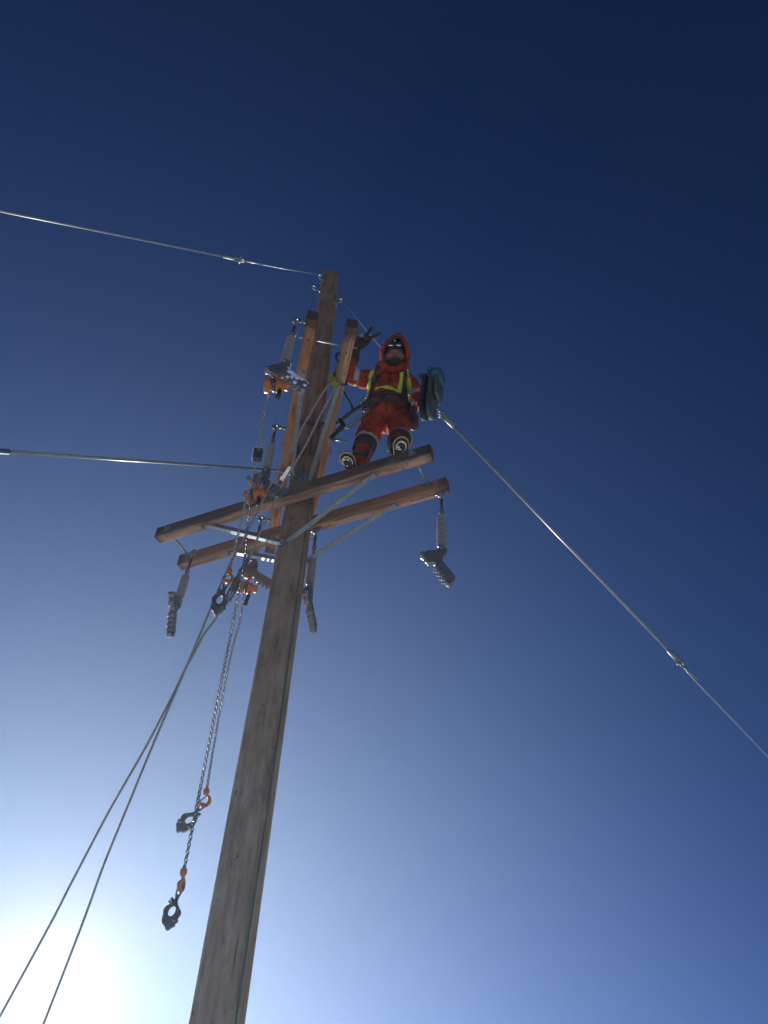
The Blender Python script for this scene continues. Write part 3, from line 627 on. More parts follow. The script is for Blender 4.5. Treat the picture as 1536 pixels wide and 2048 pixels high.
def lever_hoist(eye, label, chain_path, lever_dir, yaw=0, tag=False):
    eye = V(eye); o = thing('lever_hoist', eye, label, 'chain hoist', 'orange lever chain hoists')
    R = Matrix.Rotation(math.radians(yaw), 4, 'Z'); Mx = Matrix.Translation(eye) @ R
    def bd(m, nm, mt, par=o, **k): return m.xf(Mx).build(nm, mt, par, **k)
    # top hook, strap to body
    pth = [V((0.028 * math.cos(math.radians(a)), 0, -0.022 + 0.030 * math.sin(math.radians(a)))) for a in range(-200, 60, 20)] + [V((0.006, 0, -0.055)), V((0, 0, -0.085))]
    pth = [V((0.026 * math.cos(math.radians(a)), 0, -0.008 + 0.026 * math.sin(math.radians(a)))) for a in (200, 170, 140, 110, 80, 50, 20, -10, -40, -65)] + [V((0.002, 0, -0.045)), V((0, 0, -0.075))]
    bd(MB().tube(pth, [0.006, 0.009, 0.010, 0.011, 0.0115, 0.012, 0.012, 0.012, 0.012, 0.012, 0.012, 0.012], 10), 'top_hook', 'orange_paint')
    bz = -0.125; c = V((0, 0, bz))
    bd(MB().lathe([(0.020, 0), (0.050, 0.004), (0.054, 0.010), (0.054, 0.048), (0.050, 0.054)], c + X * -0.013, -X, 24), 'gear_case', 'orange_paint', bevel=0.002)
    bd(MB().lathe([(0.042, -0.012), (0.042, 0.012)], c, X, 20), 'load_sheave', 'darksteel')
    bd(MB().box(c + Z * 0.052, X, Y, Z, 0.014, 0.022, 0.012), 'yoke', 'orange_paint', bevel=0.003)
    bd(MB().lathe([(0.046, 0), (0.052, 0.004), (0.052, 0.020), (0.044, 0.024), (0.044, 0.042), (0.036, 0.046), (0.030, 0.050), (0.030, 0.066), (0.033, 0.068), (0.033, 0.084), (0.026, 0.088)], c + X * 0.013, X, 24), 'brake_cover', 'orange_paint')
    for k in range(6):
        a = math.radians(60 * k + 20); bd(MB().lathe([(0.006, 0), (0.006, 0.006)], c + V((-0.067, 0.038 * math.cos(a), 0.038 * math.sin(a))), -X, 6, False), 'case_nut', 'galv')
    ld = V(lever_dir).normalized(); la = c + X * 0.045
    lv = bd(MB().prism([(-0.016, -0.02), (0.016, -0.02), (0.011, 0.10), (-0.011, 0.10)], 0.012, la, X, ld), 'lever', 'orange_paint', bevel=0.003)
    bd(MB().lathe([(0.010, 0.0), (0.016, 0.004), (0.0165, 0.012), (0.0155, 0.06), (0.0165, 0.115), (0.012, 0.122)], la + ld * 0.085, ld, 12), 'grip', 'black_rubber', lv)
    p0 = Mx @ (c + V((-0.004, -0.035, -0.03)))
    path = [p0] + [V(p) for p in chain_path]
    chain(path, 'load_chain', o)
    # idle tail of chain over the sheave
    chain([Mx @ (c + V((0.0, -0.047, 0.04))), Mx @ (c + V((0, -0.052, 0.0))), Mx @ (c + V((0, -0.046, -0.045)))], 'sheave_chain', o)
    return o, path[-1]

def cable_grip(top, label, rot=0, yaw=0, s=1.0, link=True, tilt=0):
    """forged come-along grip: shackle link, shank, crossing lever, ring-shaped body and jaw"""
    top = V(top); o = thing('cable_grip', top, label, 'cable grip', 'forged cable grips')
    Mx = Matrix.Translation(top) @ Matrix.Rotation(math.radians(yaw), 4, 'Z') @ Matrix.Rotation(math.radians(rot), 4, 'Y') @ Matrix.Rotation(math.radians(tilt), 4, 'X') @ Matrix.Scale(s, 4)
    def bd(m, nm, mt='darksteel', par=o, **k): return m.xf(Mx).build(nm, mt, par, **k)
    if link:
        lk = arc((0, 0, -0.012), X, Z, 0.015, 0, 180, 8) + arc((0, 0, -0.045), X, Z, 0.012, 180, 360, 8)
        bd(MB().tube(lk, 0.0055, 8, closed=True, hint=Y), 'shackle_link')
    bd(MB().prism([(-0.008, -0.045), (0.010, -0.045), (0.012, -0.085), (0.030, -0.115), (0.048, -0.150), (0.042, -0.165), (0.018, -0.128), (-0.012, -0.098)], 0.022, (0, 0, 0), X, Z), 'shank', bevel=0.004)
    bd(MB().prism([(-0.040, -0.072), (-0.026, -0.064), (0.010, -0.096), (-0.018, -0.110), (-0.042, -0.135), (-0.054, -0.150), (-0.048, -0.120), (-0.020, -0.098)], 0.018, (0, 0.004, 0), X, Z), 'cam_lever', bevel=0.004)
    no = 28; outer = []; inner = []
    for k in range(no):
        a = 2 * math.pi * k / no; rr = 1 + 0.06 * math.sin(3 * a + 0.5) + 0.04 * math.sin(7 * a)
        outer.append((0.052 * math.cos(a) * rr, -0.160 + 0.058 * math.sin(a) * rr)); inner.append((0.021 * math.cos(a) - 0.002, -0.146 + 0.031 * math.sin(a)))
    bd(MB().ring(outer, inner, 0.024, (0, 0, 0), X, Z), 'body', bevel=0.004)
    bd(MB().prism([(-0.044, -0.196), (0.050, -0.182), (0.054, -0.198), (0.040, -0.206), (0.044, -0.222), (0.024, -0.236), (0.014, -0.252), (-0.004, -0.254), (-0.010, -0.238), (-0.034, -0.226)], 0.034, (0, 0, 0), X, Z), 'jaw', bevel=0.004)
    for (a, b) in ((0.034, -0.13), (-0.03, -0.1), (-0.036, -0.19), (0.03, -0.2)):
        bd(MB().tube([(a, -0.02, b), (a, 0.02, b)], 0.009, 10), 'rivet', 'galv')
    return o

# upper hoist, slack chain led across to the grip on the rope
hkA = V((-1.129, 4.65, 5.90))
oA, eA = lever_hoist(eyeA + V((0.0, 0, -0.004)), 'topmost orange lever hoist, hooked to the snow-caked clamp', [(-0.835, 3.44, 6.215), (-0.891, 3.753, 6.194), (-1.0, 4.158, 6.09), (-1.09, 4.511, 5.953), hkA], V((0.02, -0.25, -1)))
# middle hoist: long fall to the lowest grip
oB, eB = lever_hoist(eyeB + V((0.0, 0, -0.004)), 'middle orange lever hoist in front of the lower crossarm, black grip down', [(-0.985, 4.30, 6.0), (-0.956, 4.31, 5.6), (-0.948, 4.31, 4.6), (-0.946, 4.31, 3.50)], V((0.25, -0.3, -1)), yaw=-25)
oC, eC = lever_hoist(eyeC + V((0, 0, -0.004)), 'lowest orange lever hoist, beside the pole edge below the crossarms', [(-1.13, 5.36, 6.0), (-1.15, 5.37, 5.7), (-1.147, 5.37, 5.0), (-1.136, 5.38, 4.53)], V((-0.1, -0.1, -1)), yaw=10)
bA = hook(oA, hkA, 1.15, 1, yaw=20); bB = hook(oB, eB, 1.0, 1, yaw=80); bC = hook(oC, eC, 1.15, 1)
cable_grip(bB + V((0, 0, 0.014)), 'cable grip dangling lowest of all at the end of the long chain', rot=8, yaw=0, s=0.82)
cable_grip(bC + V((0, 0, 0.014)), 'cable grip hanging from an orange hook halfway down the chain', rot=-32, yaw=190, s=1.0)
cable_grip(bA + V((0, 0, 0.012)), 'dark cable grip clamped on the rope left of the pole', rot=9, yaw=8, s=1.12, tilt=16)
# small black box riding on the upper chain
tg = thing('chain_stop', (-0.905, 3.78, 6.10), 'small black box with white rim threaded on the upper hoist chain', 'chain stop')
ctr = V((-0.893, 3.765, 6.185))
MB().box(ctr, V((1, 0.05, 0)).normalized(), V((-0.05, 1, 0)).normalized(), Z, 0.030, 0.024, 0.052).build('case', 'black_rubber', tg, bevel=0.006)
MB().box(ctr + Z * 0.0535, V((1, 0.05, 0)).normalized(), V((-0.05, 1, 0)).normalized(), Z, 0.028, 0.023, 0.004).build('white_rim', 'snow', tg, bevel=0.003)  # white slabs on the top and left face of the box
MB().box(ctr - Y * 0.021 + V((-0.0315, 0.02, 0)), X, Y, Z, 0.0025, 0.020, 0.05).build('white_rim', 'snow', tg, bevel=0.001)

# ------------------------------------------------------------------ hand line over the yellow block
R1 = [[-0.45, 3.8, 7.16], [-0.48, 3.82, 7.12], [-0.55, 3.89, 7.02], [-0.61, 3.96, 6.91], [-0.65, 4.0, 6.84], [-0.7, 4.08, 6.74], [-0.81, 4.19, 6.57], [-0.89, 4.3, 6.4], [-0.97, 4.41, 6.23], [-1.05, 4.52, 6.07], [-1.11, 4.59, 5.96], [-1.18, 4.7, 5.81], [-1.23, 4.78, 5.68], [-1.34, 4.97, 5.4], [-1.46, 5.17, 5.11], [-1.58, 5.37, 4.82], [-1.74, 5.65, 4.41], [-1.84, 5.83, 4.15], [-2.01, 6.17, 3.65], [-2.75, 7.55, 1.7], [-3.45, 8.8, 0.03]]
R2 = [[-0.42, 3.82, 7.14], [-0.46, 3.88, 7.05], [-0.49, 3.92, 7.0], [-0.53, 3.97, 6.92], [-0.58, 4.04, 6.81], [-0.64, 4.12, 6.7], [-0.73, 4.22, 6.55], [-0.79, 4.29, 6.44], [-0.85, 4.38, 6.3], [-0.93, 4.5, 6.14], [-0.97, 4.57, 6.04], [-1.05, 4.68, 5.87], [-1.1, 4.75, 5.77], [-1.16, 4.8, 5.68], [-1.21, 4.86, 5.59], [-1.28, 4.92, 5.5], [-1.34, 5.0, 5.39], [-1.39, 5.06, 5.3], [-1.47, 5.17, 5.12], [-1.63, 5.38, 4.82], [-1.83, 5.61, 4.47], [-2.04, 5.88, 4.07], [-2.25, 6.15, 3.67], [-3.35, 7.5, 1.7], [-4.3, 8.65, 0.03]]
rope = thing('hand_line', (-3.45, 8.8, 0.0), 'grey rope in two falls running from the yellow block down to the left', 'rope')
top_arc = [V((-0.442, 3.802, 7.21)), V((-0.430, 3.806, 7.222)), V((-0.42, 3.812, 7.20))]
rp = smooth_path([V(p) for p in R1][::-1] + top_arc + [V(p) for p in R2], 4)
MB().tube(rp, 0.0085, 10).build('rope_strand', 'rope', rope)
# dark wire-rope clip and wedge piece laid along the second fall above the grip
wp = [V((-0.985, 4.59, 6.01)), V((-1.02, 4.635, 5.94)), V((-1.06, 4.69, 5.855)), V((-1.10, 4.745, 5.775))]
fit = thing('rope_wedge', (-1.05, 4.68, 5.77), 'dark forged wedge socket on the rope just above the cable grip', 'rope socket')
MB().tube(wp, [0.010, 0.020, 0.026, 0.012], 12, flat=0.7).build('socket_body', 'darksteel', fit)
dd = (wp[3] - wp[2]).normalized(); sx_ = dd.cross(Y).normalized()
for s in (-1, 1):
    MB().tube([wp[2] + sx_ * 0.024 * s, wp[3] + sx_ * 0.024 * s + dd * 0.03, wp[3] + dd * 0.075 + sx_ * 0.012 * s], 0.008, 8).build('side_bail', 'darksteel', fit)
MB().tube([wp[3] + dd * 0.07 - sx_ * 0.03, wp[3] + dd * 0.07 + sx_ * 0.03], 0.009, 8).build('pin', 'galv', fit)
# yellow block under the right upper arm
yb = thing('handline_block', (-0.43, 3.80, 7.14), 'dirty yellow pulley block strapped under the upper right crossarm', 'pulley block')
bc = V((-0.435, 3.806, 7.165)); bx = V((-0.75, 0.62, -0.2)).normalized()
ax_ = V((0.6, 0.75, 0.2)).normalized()
MB().lathe([(0.012, -0.025), (0.034, -0.024), (0.038, -0.016), (0.038, -0.010), (0.022, -0.006), (0.022, 0.006), (0.038, 0.010), (0.038, 0.016), (0.034, 0.024), (0.012, 0.025)], bc, ax_, 24).build('sheave', 'yellow', yb)
x_, y_, _ = frame_from(ax_)
for s in (-1, 1):
    MB().prism([(0.028 * math.cos(a * math.pi / 6), 0.028 * math.sin(a * math.pi / 6) + (0.04 if a < 6 else -0.015)) for a in range(12)], 0.006, bc + ax_ * (0.030 * s) + Z * 0.0, x_, Z - ax_ * ax_.z).build('cheek_plate', 'yellow', yb, bevel=0.002)
MB().tube([bc - ax_ * 0.045, bc + ax_ * 0.045], 0.009, 8).build('axle', 'galv', yb)
p0 = on_arm(CU2, dU, nU, 0.765, 0, 0)
hw_, hh_ = WA / 2 + 0.006, HA / 2 + 0.006
MB().tube([p0 + nU * a + Z * b for a, b in ((-hw_, -hh_), (hw_, -hh_), (hw_, hh_), (-hw_, hh_))], 0.011, 8, closed=True, hint=dU).build('strap', 'web', yb)

# ------------------------------------------------------------------ guys
def guy(name, label, pts, strand_r, rod, rod_r, hw=()):
    """pts: polyline; rod=(i,j) index span covered by the fibreglass rod; the rest is wire strand; clevises at the joints"""
    P = [V(p) for p in pts]; o = thing(name, P[-1], label, 'guy wire')
    i, j = rod
    if i > 0: MB().tube(P[:i + 1], strand_r, 8).build('wire_strand', 'strand', o)
    if j < len(P) - 1: MB().tube(P[j:], strand_r, 8).build('wire_strand', 'strand', o)
    MB().tube(P[i:j + 1], rod_r, 12).build('fibreglass_rod', 'fibre', o)
    for k, sgn in ((i, 1), (j, -1)):
        if not (0 < k < len(P) - 1): continue
        d = (P[j] - P[i]).normalized() * sgn; x, y, _ = frame_from(d)
        c = MB().lathe([(rod_r * 1.05, 0.12), (rod_r * 1.5, 0.115), (rod_r * 1.6, 0.0), (rod_r * 1.2, -0.02)], P[k] + d * 0.05, d, 14).build('clevis', 'galv', o)
        for s in (-1, 1): MB().box(P[k] + d * 0.005 + x * (rod_r * 1.5 * s), d, y, x, 0.045, 0.016, 0.006).build('clevis_cheek', 'galv', c, bevel=0.003)
        MB().tube([P[k] - d * 0.02 - x * 0.045, P[k] - d * 0.02 + x * 0.05], 0.011, 8).build('clevis_pin', 'galv', c)
        MB().tube(arc(P[k] - d * 0.045, d, y, 0.034, 0, 360, 16)[:-1], 0.008, 8, closed=True).build('thimble', 'galv', c)
        MB().tube([P[k] - d * 0.09, P[k] - d * 0.28], strand_r * 1.9, 8, flat=0.6).build('preformed_grip', 'strand', c)
    return o
def ext(p, q, zt):
    p = V(p); q = V(q); t = (zt - q.z) / (q.z - p.z); return q + (q - p) * t
gR = [hB, (-0.30, 4.85, 9.765), (-0.102, 5.003, 9.609), (0.508, 5.429, 9.159), (0.60, 5.50, 9.082), (3.20, 7.245, 7.24), (3.329, 7.347, 7.13), (4.156, 7.904, 6.541)]
gR.append(ext(gR[-2], gR[-1], 0.0))
guy('guy_wire', 'guy with grey rod running from behind the lineman down to the right', gR, 0.0068, (4, 5), 0.0155)
w1 = [hA, (-1.267, 4.517, 10.394), (-1.634, 4.395, 10.29), (-1.70, 4.372, 10.272), (-3.901, 3.654, 9.672), (-8.0, 2.32, 8.55)]
guy('guy_wire', 'upper guy leaving the pole top towards the left edge', w1 + [ext(w1[-2], w1[-1], 0.0)], 0.0062, (3, 5), 0.0105)
w2 = [psurf(6.98, -8, 0.012)[0], (-0.81, 4.55, 6.945), (-1.99, 2.69, 4.83), (-2.15, 2.44, 4.54)]
guy('guy_wire', 'thick grey guy rod crossing the left side level with the lower crossarms', w2 + [ext(w2[-2], w2[-1], 0.0)], 0.0062, (1, 2), 0.0092)
MB().tube(arc(V(w2[1]), X, Z, 0.02, 0, 360, 14)[:-1], 0.006, 8, closed=True).build('guy_eye', 'galv', pl)

# ------------------------------------------------------------------ the lineman
def blob(prims, voxel=0.012, it=4, folds=0.0, fscale=9.0, stretch=(1, 1, 1)):
    """one continuous surface grown round tapered limbs and ellipsoids"""
    m = MB()
    for p in prims:
        if p[0] == 'c':
            a, b, ra, rb = V(p[1]), V(p[2]), p[3], p[4]; n = 6
            m.tube([a.lerp(b, i / n) for i in range(n + 1)], [ra + (rb - ra) * i / n for i in range(n + 1)], 14)
            m.ball(a, ra, 14, 9); m.ball(b, rb, 14, 9)
        else: m.ball(p[1], 1.0, 20, 14, p[2])
    o = bpy.data.objects.new('tmp', m.mesh('tmp')); COL.objects.link(o)
    md = o.modifiers.new('r', 'REMESH'); md.mode = 'VOXEL'; md.voxel_size = voxel
    dg = bpy.context.evaluated_depsgraph_get(); me = bpy.data.meshes.new_from_object(o.evaluated_get(dg)); bpy.data.objects.remove(o)
    bm = bmesh.new(); bm.from_mesh(me)
    for _ in range(it): bmesh.ops.smooth_vert(bm, verts=bm.verts, factor=0.5, use_axis_x=True, use_axis_y=True, use_axis_z=True)
    bm.normal_update()
    if folds:
        for v in bm.verts:
            q = V((v.co.x * stretch[0], v.co.y * stretch[1], v.co.z * stretch[2])) * fscale
            q += V((noise.noise(q * 0.5), noise.noise(q * 0.5 + V((7, 1, 2))), noise.noise(q * 0.5 + V((1, 5, 9))))) * 0.8
            v.co += v.normal * folds * (0.8 - 2.4 * abs(noise.noise(q)) + 0.7 * noise.noise(q * 2.3))
    bm.to_mesh(me); bm.free()
    for p in me.polygons: p.use_smooth = True
    return me
def from_mesh(name, me, material, parent, label=None):
    me.materials.clear(); me.materials.append(MT[material]); o = bpy.data.objects.new(name, me); COL.objects.link(o); put(o, parent)
    if label: o['label'] = label
    return o

man = thing('person', (-0.08, 4.25, 6.70), 'lineman in orange hooded coveralls standing on the crossarm, hand raised in a V sign', 'person')
J = dict(pel=V((-0.015, 4.40, 7.62)), wai=V((-0.012, 4.385, 7.83)), che=V((-0.008, 4.365, 8.03)), nec=V((0.02, 4.33, 8.22)), hed=V((0.04, 4.262, 8.365)),
         sR=V((-0.195, 4.365, 8.17)), eR=V((-0.425, 4.285, 8.145)), wR=V((-0.305, 4.205, 8.365)), sL=V((0.185, 4.37, 8.15)), eL=V((0.285, 4.42, 7.92)), wL=V((0.315, 4.28, 7.74)),
         hR=V((-0.112, 4.40, 7.62)), hL=V((0.088, 4.395, 7.62)), kR=V((-0.170, 4.335, 7.25)), kL=V((0.108, 4.285, 7.265)), aR=V((-0.222, 4.372, 6.86)), aL=V((0.088, 4.22, 6.88)))
for k_ in J:
    if k_ not in ('aR', 'aL'): J[k_] += V((0, 0.05, -0.06))
J['kR'] += V((0, 0.02, 0)); J['kL'] += V((0, 0.03, 0)); J['hed'] += V((0.005, -0.045, 0.0))
FD = V((-0.04, -0.66, -0.75)).normalized(); FR = FD.cross(Z).normalized() * -1; FU = FD.cross(FR).normalized()
if FU.z < 0: FU = -FU
if FR.x < 0: FR = -FR
H = J['hed']
def hp(r_, u_, f_): return H + FR * r_ + FU * u_ + FD * f_
# skin body: one continuous figure; face modelled on the head
body = [('c', hp(0, 0.02, -0.01), hp(0, -0.03, 0.015), 0.090, 0.078), ('c', hp(0, -0.05, 0.03), hp(0, -0.075, 0.04), 0.058, 0.045), ('c', J['nec'], hp(0, -0.06, -0.02), 0.06, 0.055),
        ('c', J['nec'], J['che'], 0.07, 0.12), ('c', J['che'], J['pel'] + Z * 0.08, 0.12, 0.10), ('c', J['che'] + Z * 0.08, J['sR'], 0.08, 0.06), ('c', J['che'] + Z * 0.08, J['sL'], 0.08, 0.06),
        ('c', J['sR'], J['eR'], 0.05, 0.04), ('c', J['eR'], J['wR'], 0.038, 0.028), ('c', J['sL'], J['eL'], 0.05, 0.04), ('c', J['eL'], J['wL'], 0.038, 0.028),
        ('c', J['hR'], J['kR'], 0.062, 0.05), ('c', J['kR'], J['aR'], 0.045, 0.034), ('c', J['hL'], J['kL'], 0.062, 0.05), ('c', J['kL'], J['aL'], 0.05, 0.036),
        ('c', hp(0, 0.018, 0.082), hp(0, -0.022, 0.104), 0.010, 0.015), ('c', hp(-0.05, -0.02, 0.045), hp(0.05, -0.02, 0.045), 0.045, 0.045), ('c', hp(-0.034, 0.012, 0.072), hp(-0.05, -0.012, 0.062), 0.018, 0.022), ('c', hp(0.034, 0.012, 0.072), hp(0.05, -0.012, 0.062), 0.018, 0.022),
        ('c', hp(-0.03, 0.034, 0.080), hp(0.03, 0.034, 0.080), 0.011, 0.011), ('c', hp(-0.092, 0.005, 0.0), hp(-0.094, -0.02, 0.0), 0.016, 0.012), ('c', hp(0.092, 0.005, 0.0), hp(0.094, -0.02, 0.0), 0.016, 0.012),
        ('c', hp(-0.02, -0.055, 0.082), hp(0.02, -0.055, 0.082), 0.010, 0.010)]
from_mesh('body', blob(body, 0.0085, 2), 'skin', man)
for s in (-1, 1):
    MB().ball(hp(0.033 * s, 0.016, 0.078), 0.011).build('eye', 'black_rubber', man)
MB().tube([hp(-0.026, -0.050, 0.088), hp(0, -0.047, 0.096), hp(0.026, -0.050, 0.088)], [0.003, 0.0055, 0.003], 8).build('mouth', 'brown_strap', man)
from_mesh('beard', blob([('c', hp(-0.07, -0.04, 0.02), hp(-0.045, -0.09, 0.05), 0.022, 0.032), ('c', hp(0.07, -0.04, 0.02), hp(0.045, -0.09, 0.05), 0.022, 0.032), ('c', hp(-0.045, -0.085, 0.068), hp(0.045, -0.085, 0.068), 0.034, 0.034),
                         ('c', hp(0, -0.075, 0.078), hp(0, -0.125, 0.075), 0.034, 0.03), ('c', hp(-0.034, -0.044, 0.088), hp(0.034, -0.044, 0.088), 0.012, 0.012)], 0.0065, 2, 0.004, 60), 'hair', man)
from_mesh('cap', blob([('c', hp(0, 0.06, -0.035), hp(0, 0.06, -0.02), 0.092, 0.090), ('c', hp(-0.04, 0.085, 0.045), hp(0.04, 0.085, 0.045), 0.036, 0.036)], 0.009, 3), 'black_cloth', man, 'black liner cap under the hood')
gog = from_mesh('goggles', blob([('c', hp(-0.045, 0.078, 0.072), hp(0.045, 0.078, 0.072), 0.030, 0.030)], 0.007, 2), 'black_rubber', man, 'goggles pushed up on the forehead')
for s in (-1, 1):
    MB().ball(hp(0.036 * s, 0.078, 0.097), 0.021, 12, 8, (1.15, 0.5, 0.75)).build('lens', 'lens', gog)
MB().ball(hp(0.0, 0.122, 0.070), 0.013, 10, 7).build('headlamp', 'lens', man)

# hood: pointed shell round the face with dark pile lining
HC = H + FU * 0.005
def hood_mesh(k, y0, y1, n=40):
    m = MB(); vs = []; fs = []; rings = 12
    for i in range(rings + 1):
        t = i / rings; f_ = y0 + (y1 - y0) * t
        sc_ = (0.86 + 0.14 * min(1.0, t * 5)) * (1.0 + 0.06 * math.sin(t * 2.2)) * math.sqrt(max(0.0, 1 - max(0, (t - 0.35) / 0.65) ** 2.4)) * k
        for j in range(n):
            a = 2 * math.pi * j / n; rx = 0.130; ru = 0.138
            c_, s_ = math.cos(a), math.sin(a)
            r_ = 1.0
            if s_ > 0: r_ += 0.30 * max(0, s_) ** 6          # pointed crown
            if s_ < 0: r_ += 0.10 * (-s_) ** 2
            w_ = 1 + 0.03 * noise.noise(V((c_ * 2, s_ * 2, t * 4 + k)))
            vs.append(HC + FR * (rx * c_ * r_ * sc_ * w_ + 0.035 * max(0, s_) ** 4 * sc_) + FU * (ru * s_ * r_ * sc_ * w_) + FD * (f_ + 0.035 * max(0, s_) ** 2 - (0.02 if s_ < -0.5 else 0)))
    for i in range(rings):
        for j in range(n): fs.append((i * n + j, i * n + (j + 1) % n, (i + 1) * n + (j + 1) % n, (i + 1) * n + j))
    fs.append(tuple(range(rings * n, (rings + 1) * n)))
    return m.add(vs, fs, True)
ho = hood_mesh(1.0, 0.085, -0.16).build('hood', 'orange_cloth', man); sm = ho.modifiers.new('s', 'SOLIDIFY'); sm.thickness = 0.009; sm.offset = 0
hl = hood_mesh(0.90, 0.075, -0.14).build('hood_lining', 'lining', man); sm = hl.modifiers.new('s', 'SOLIDIFY'); sm.thickness = 0.012; sm.offset = 0

# coverall
suit = [('e', J['che'] + V((0, 0.0, -0.01)), (0.186, 0.138, 0.21)), ('e', J['wai'] + V((0, 0.005, -0.02)), (0.198, 0.155, 0.20)), ('e', J['pel'] + V((0, 0.01, 0.05)), (0.190, 0.145, 0.125)),
        ('c', J['nec'] - Z * 0.06, J['nec'] + V((0.01, 0.02, 0.0)), 0.11, 0.085), ('c', J['nec'] + V((-0.07, -0.02, -0.04)), J['sR'], 0.076, 0.080), ('c', J['nec'] + V((0.07, -0.02, -0.04)), J['sL'], 0.076, 0.078),
        ('c', V((-0.085, 4.27, 8.12)), V((-0.105, 4.255, 7.97)), 0.052, 0.028), ('c', V((0.125, 4.28, 8.12)), V((0.125, 4.26, 7.93)), 0.050, 0.026), ('c', V((-0.08, 4.26, 8.11)), V((0.015, 4.245, 8.04)), 0.035, 0.022), ('c', V((0.11, 4.27, 8.11)), V((0.03, 4.245, 8.04)), 0.032, 0.022),
        ('c', J['sR'], J['eR'], 0.084, 0.072), ('c', J['eR'], J['wR'].lerp(J['eR'], 0.42), 0.074, 0.062),
        ('c', J['sL'], J['eL'], 0.083, 0.070), ('c', J['eL'], J['wL'], 0.070, 0.058),
        ('c', J['hR'] + V((0.0, 0, 0.03)), J['kR'], 0.104, 0.092), ('c', J['kR'] + Z * 0.03, J['kR'] - Z * 0.03, 0.096, 0.086), ('c', J['kR'], J['aR'], 0.083, 0.066),
        ('c', J['hL'] + V((0.0, 0, 0.03)), J['kL'], 0.102, 0.090), ('c', J['kL'] + Z * 0.03, J['kL'] - Z * 0.03, 0.094, 0.084), ('c', J['kL'], J['aL'], 0.082, 0.065)]
sme = blob(suit, 0.010, 3, 0.014, 8.0, (1, 1, 0.75)); cov = from_mesh('coverall', sme, 'orange_cloth', man)
bvh = BVHTree.FromPolygons([v.co.copy() for v in sme.vertices], [tuple(p.vertices) for p in sme.polygons])
def strip(pts, width, material, nm, label=None, off=0.005, n=22, parent=man, bulge=0.0):
    """a band laid on the front of the coverall: (x,z) way-points dropped onto the cloth from in front"""
    P = smooth_path([V((p[0], 0, p[1] - 0.06)) for p in pts], 8)
    m = MB(); vs = []; k = len(P)
    for i, p in enumerate(P):
        t = (P[min(i + 1, k - 1)] - P[max(i - 1, 0)]).normalized(); q = V((-t.z, 0, t.x))
        for s in (-1, -0.5, 0, 0.5, 1):
            o = p + q * (width / 2 * s); hit = bvh.ray_cast(V((o.x, 3.6, o.z)), Y)
            if hit[0] is None: hit = bvh.find_nearest(V((o.x, 4.3, o.z)))
            vs.append(hit[0] + hit[1] * (off if hit[1].y < 0.2 else off) + V((0, -0.001, 0)))
    fs = [(i * 5 + j, i * 5 + j + 1, (i + 1) * 5 + j + 1, (i + 1) * 5 + j) for i in range(k - 1) for j in range(4)]
    ob = m.add(vs, fs, True).build(nm, material, parent, label=label)
    s_ = ob.modifiers.new('s', 'SOLIDIFY'); s_.thickness = 0.005; s_.offset = 1
    return ob
strip([(-0.115, 7.885), (-0.05, 7.878), (0.02, 7.875), (0.10, 7.855)], 0.052, 'hivis', 'chest_tape', off=0.011)
strip([(0.112, 8.04), (0.10, 7.95), (0.095, 7.86)], 0.034, 'hivis', 'chest_tape')
strip([(-0.150, 8.17), (-0.180, 8.06), (-0.198, 7.95), (-0.195, 7.82)], 0.040, 'hivis', 'shoulder_tape')
strip([(0.172, 8.11), (0.185, 8.03), (0.190, 7.94)], 0.036, 'hivis', 'shoulder_tape')
strip([(-0.105, 8.12), (-0.14, 8.0), (-0.165, 7.86), (-0.17, 7.72)], 0.036, 'web', 'harness_strap')
strip([(0.125, 8.10), (0.135, 7.98), (0.150, 7.85), (0.165, 7.70)], 0.040, 'web', 'harness_strap')
strip([(-0.15, 7.80), (-0.05, 7.75), (0.05, 7.77), (0.15, 7.83)], 0.034, 'web', 'harness_strap')
strip([(0.000, 8.08), (0.002, 7.95), (-0.006, 7.80), (-0.012, 7.60)], 0.014, 'dirty_cloth', 'zip_flap')
def collar_ring(c, d, r0, r1, h, material, nm, wob=0.012, n=36, tilt=V((0, 0, 0))):
    d = (V(d).normalized() + tilt).normalized(); x, y, _ = frame_from(d); m = MB(); vs = []
    for i in range(4):
        t = i / 3; 
        for j in range(n):
            a = 2 * math.pi * j / n; rr = (r0 + (r1 - r0) * t) * (1 + wob * 2 * noise.noise(V((math.cos(a) * 2, math.sin(a) * 2, t * 2 + c.x * 9))))
            vs.append(c + d * (h * (t - 0.5)) + (x * math.cos(a) + y * math.sin(a)) * rr)
    fs = [(i * n + j, i * n + (j + 1) % n, (i + 1) * n + (j + 1) % n, (i + 1) * n + j) for i in range(3) for j in range(n)]
    ob = m.add(vs, fs, True).build(nm, material, man); s_ = ob.modifiers.new('s', 'SOLIDIFY'); s_.thickness = 0.008; return ob
for (h_, k_, a_) in ((J['hR'], J['kR'], J['aR']), (J['hL'], J['kL'], J['aL'])):
    d1 = k_ - h_; d2 = a_ - k_
    collar_ring(k_ - d2.normalized() * 0.01 - Z * 0.01, d1, 0.100, 0.102, 0.05, 'silver', 'knee_tape', 0.03)
    collar_ring(k_ + d2 * 0.28, d2, 0.096, 0.089, 0.11, 'black_cloth', 'shin_pad', 0.03)
    collar_ring(k_ + d2 * 0.86, d2, 0.080, 0.080, 0.07, 'black_cloth', 'gaiter_strap', 0.03)
    # climber shank along the inner calf
    sgn = 1 if h_.x < 0 else -1
    MB().tube([k_ + d2 * 0.35 + V((0.085 * sgn, -0.055, 0)), a_ + V((0.075 * sgn, -0.06, 0)), a_ + V((0.07 * sgn, -0.055, -0.10))], 0.013, 8, flat=0.4).build('climber_shank', 'galv', man)
d_ = J['eR'] - J['sR']
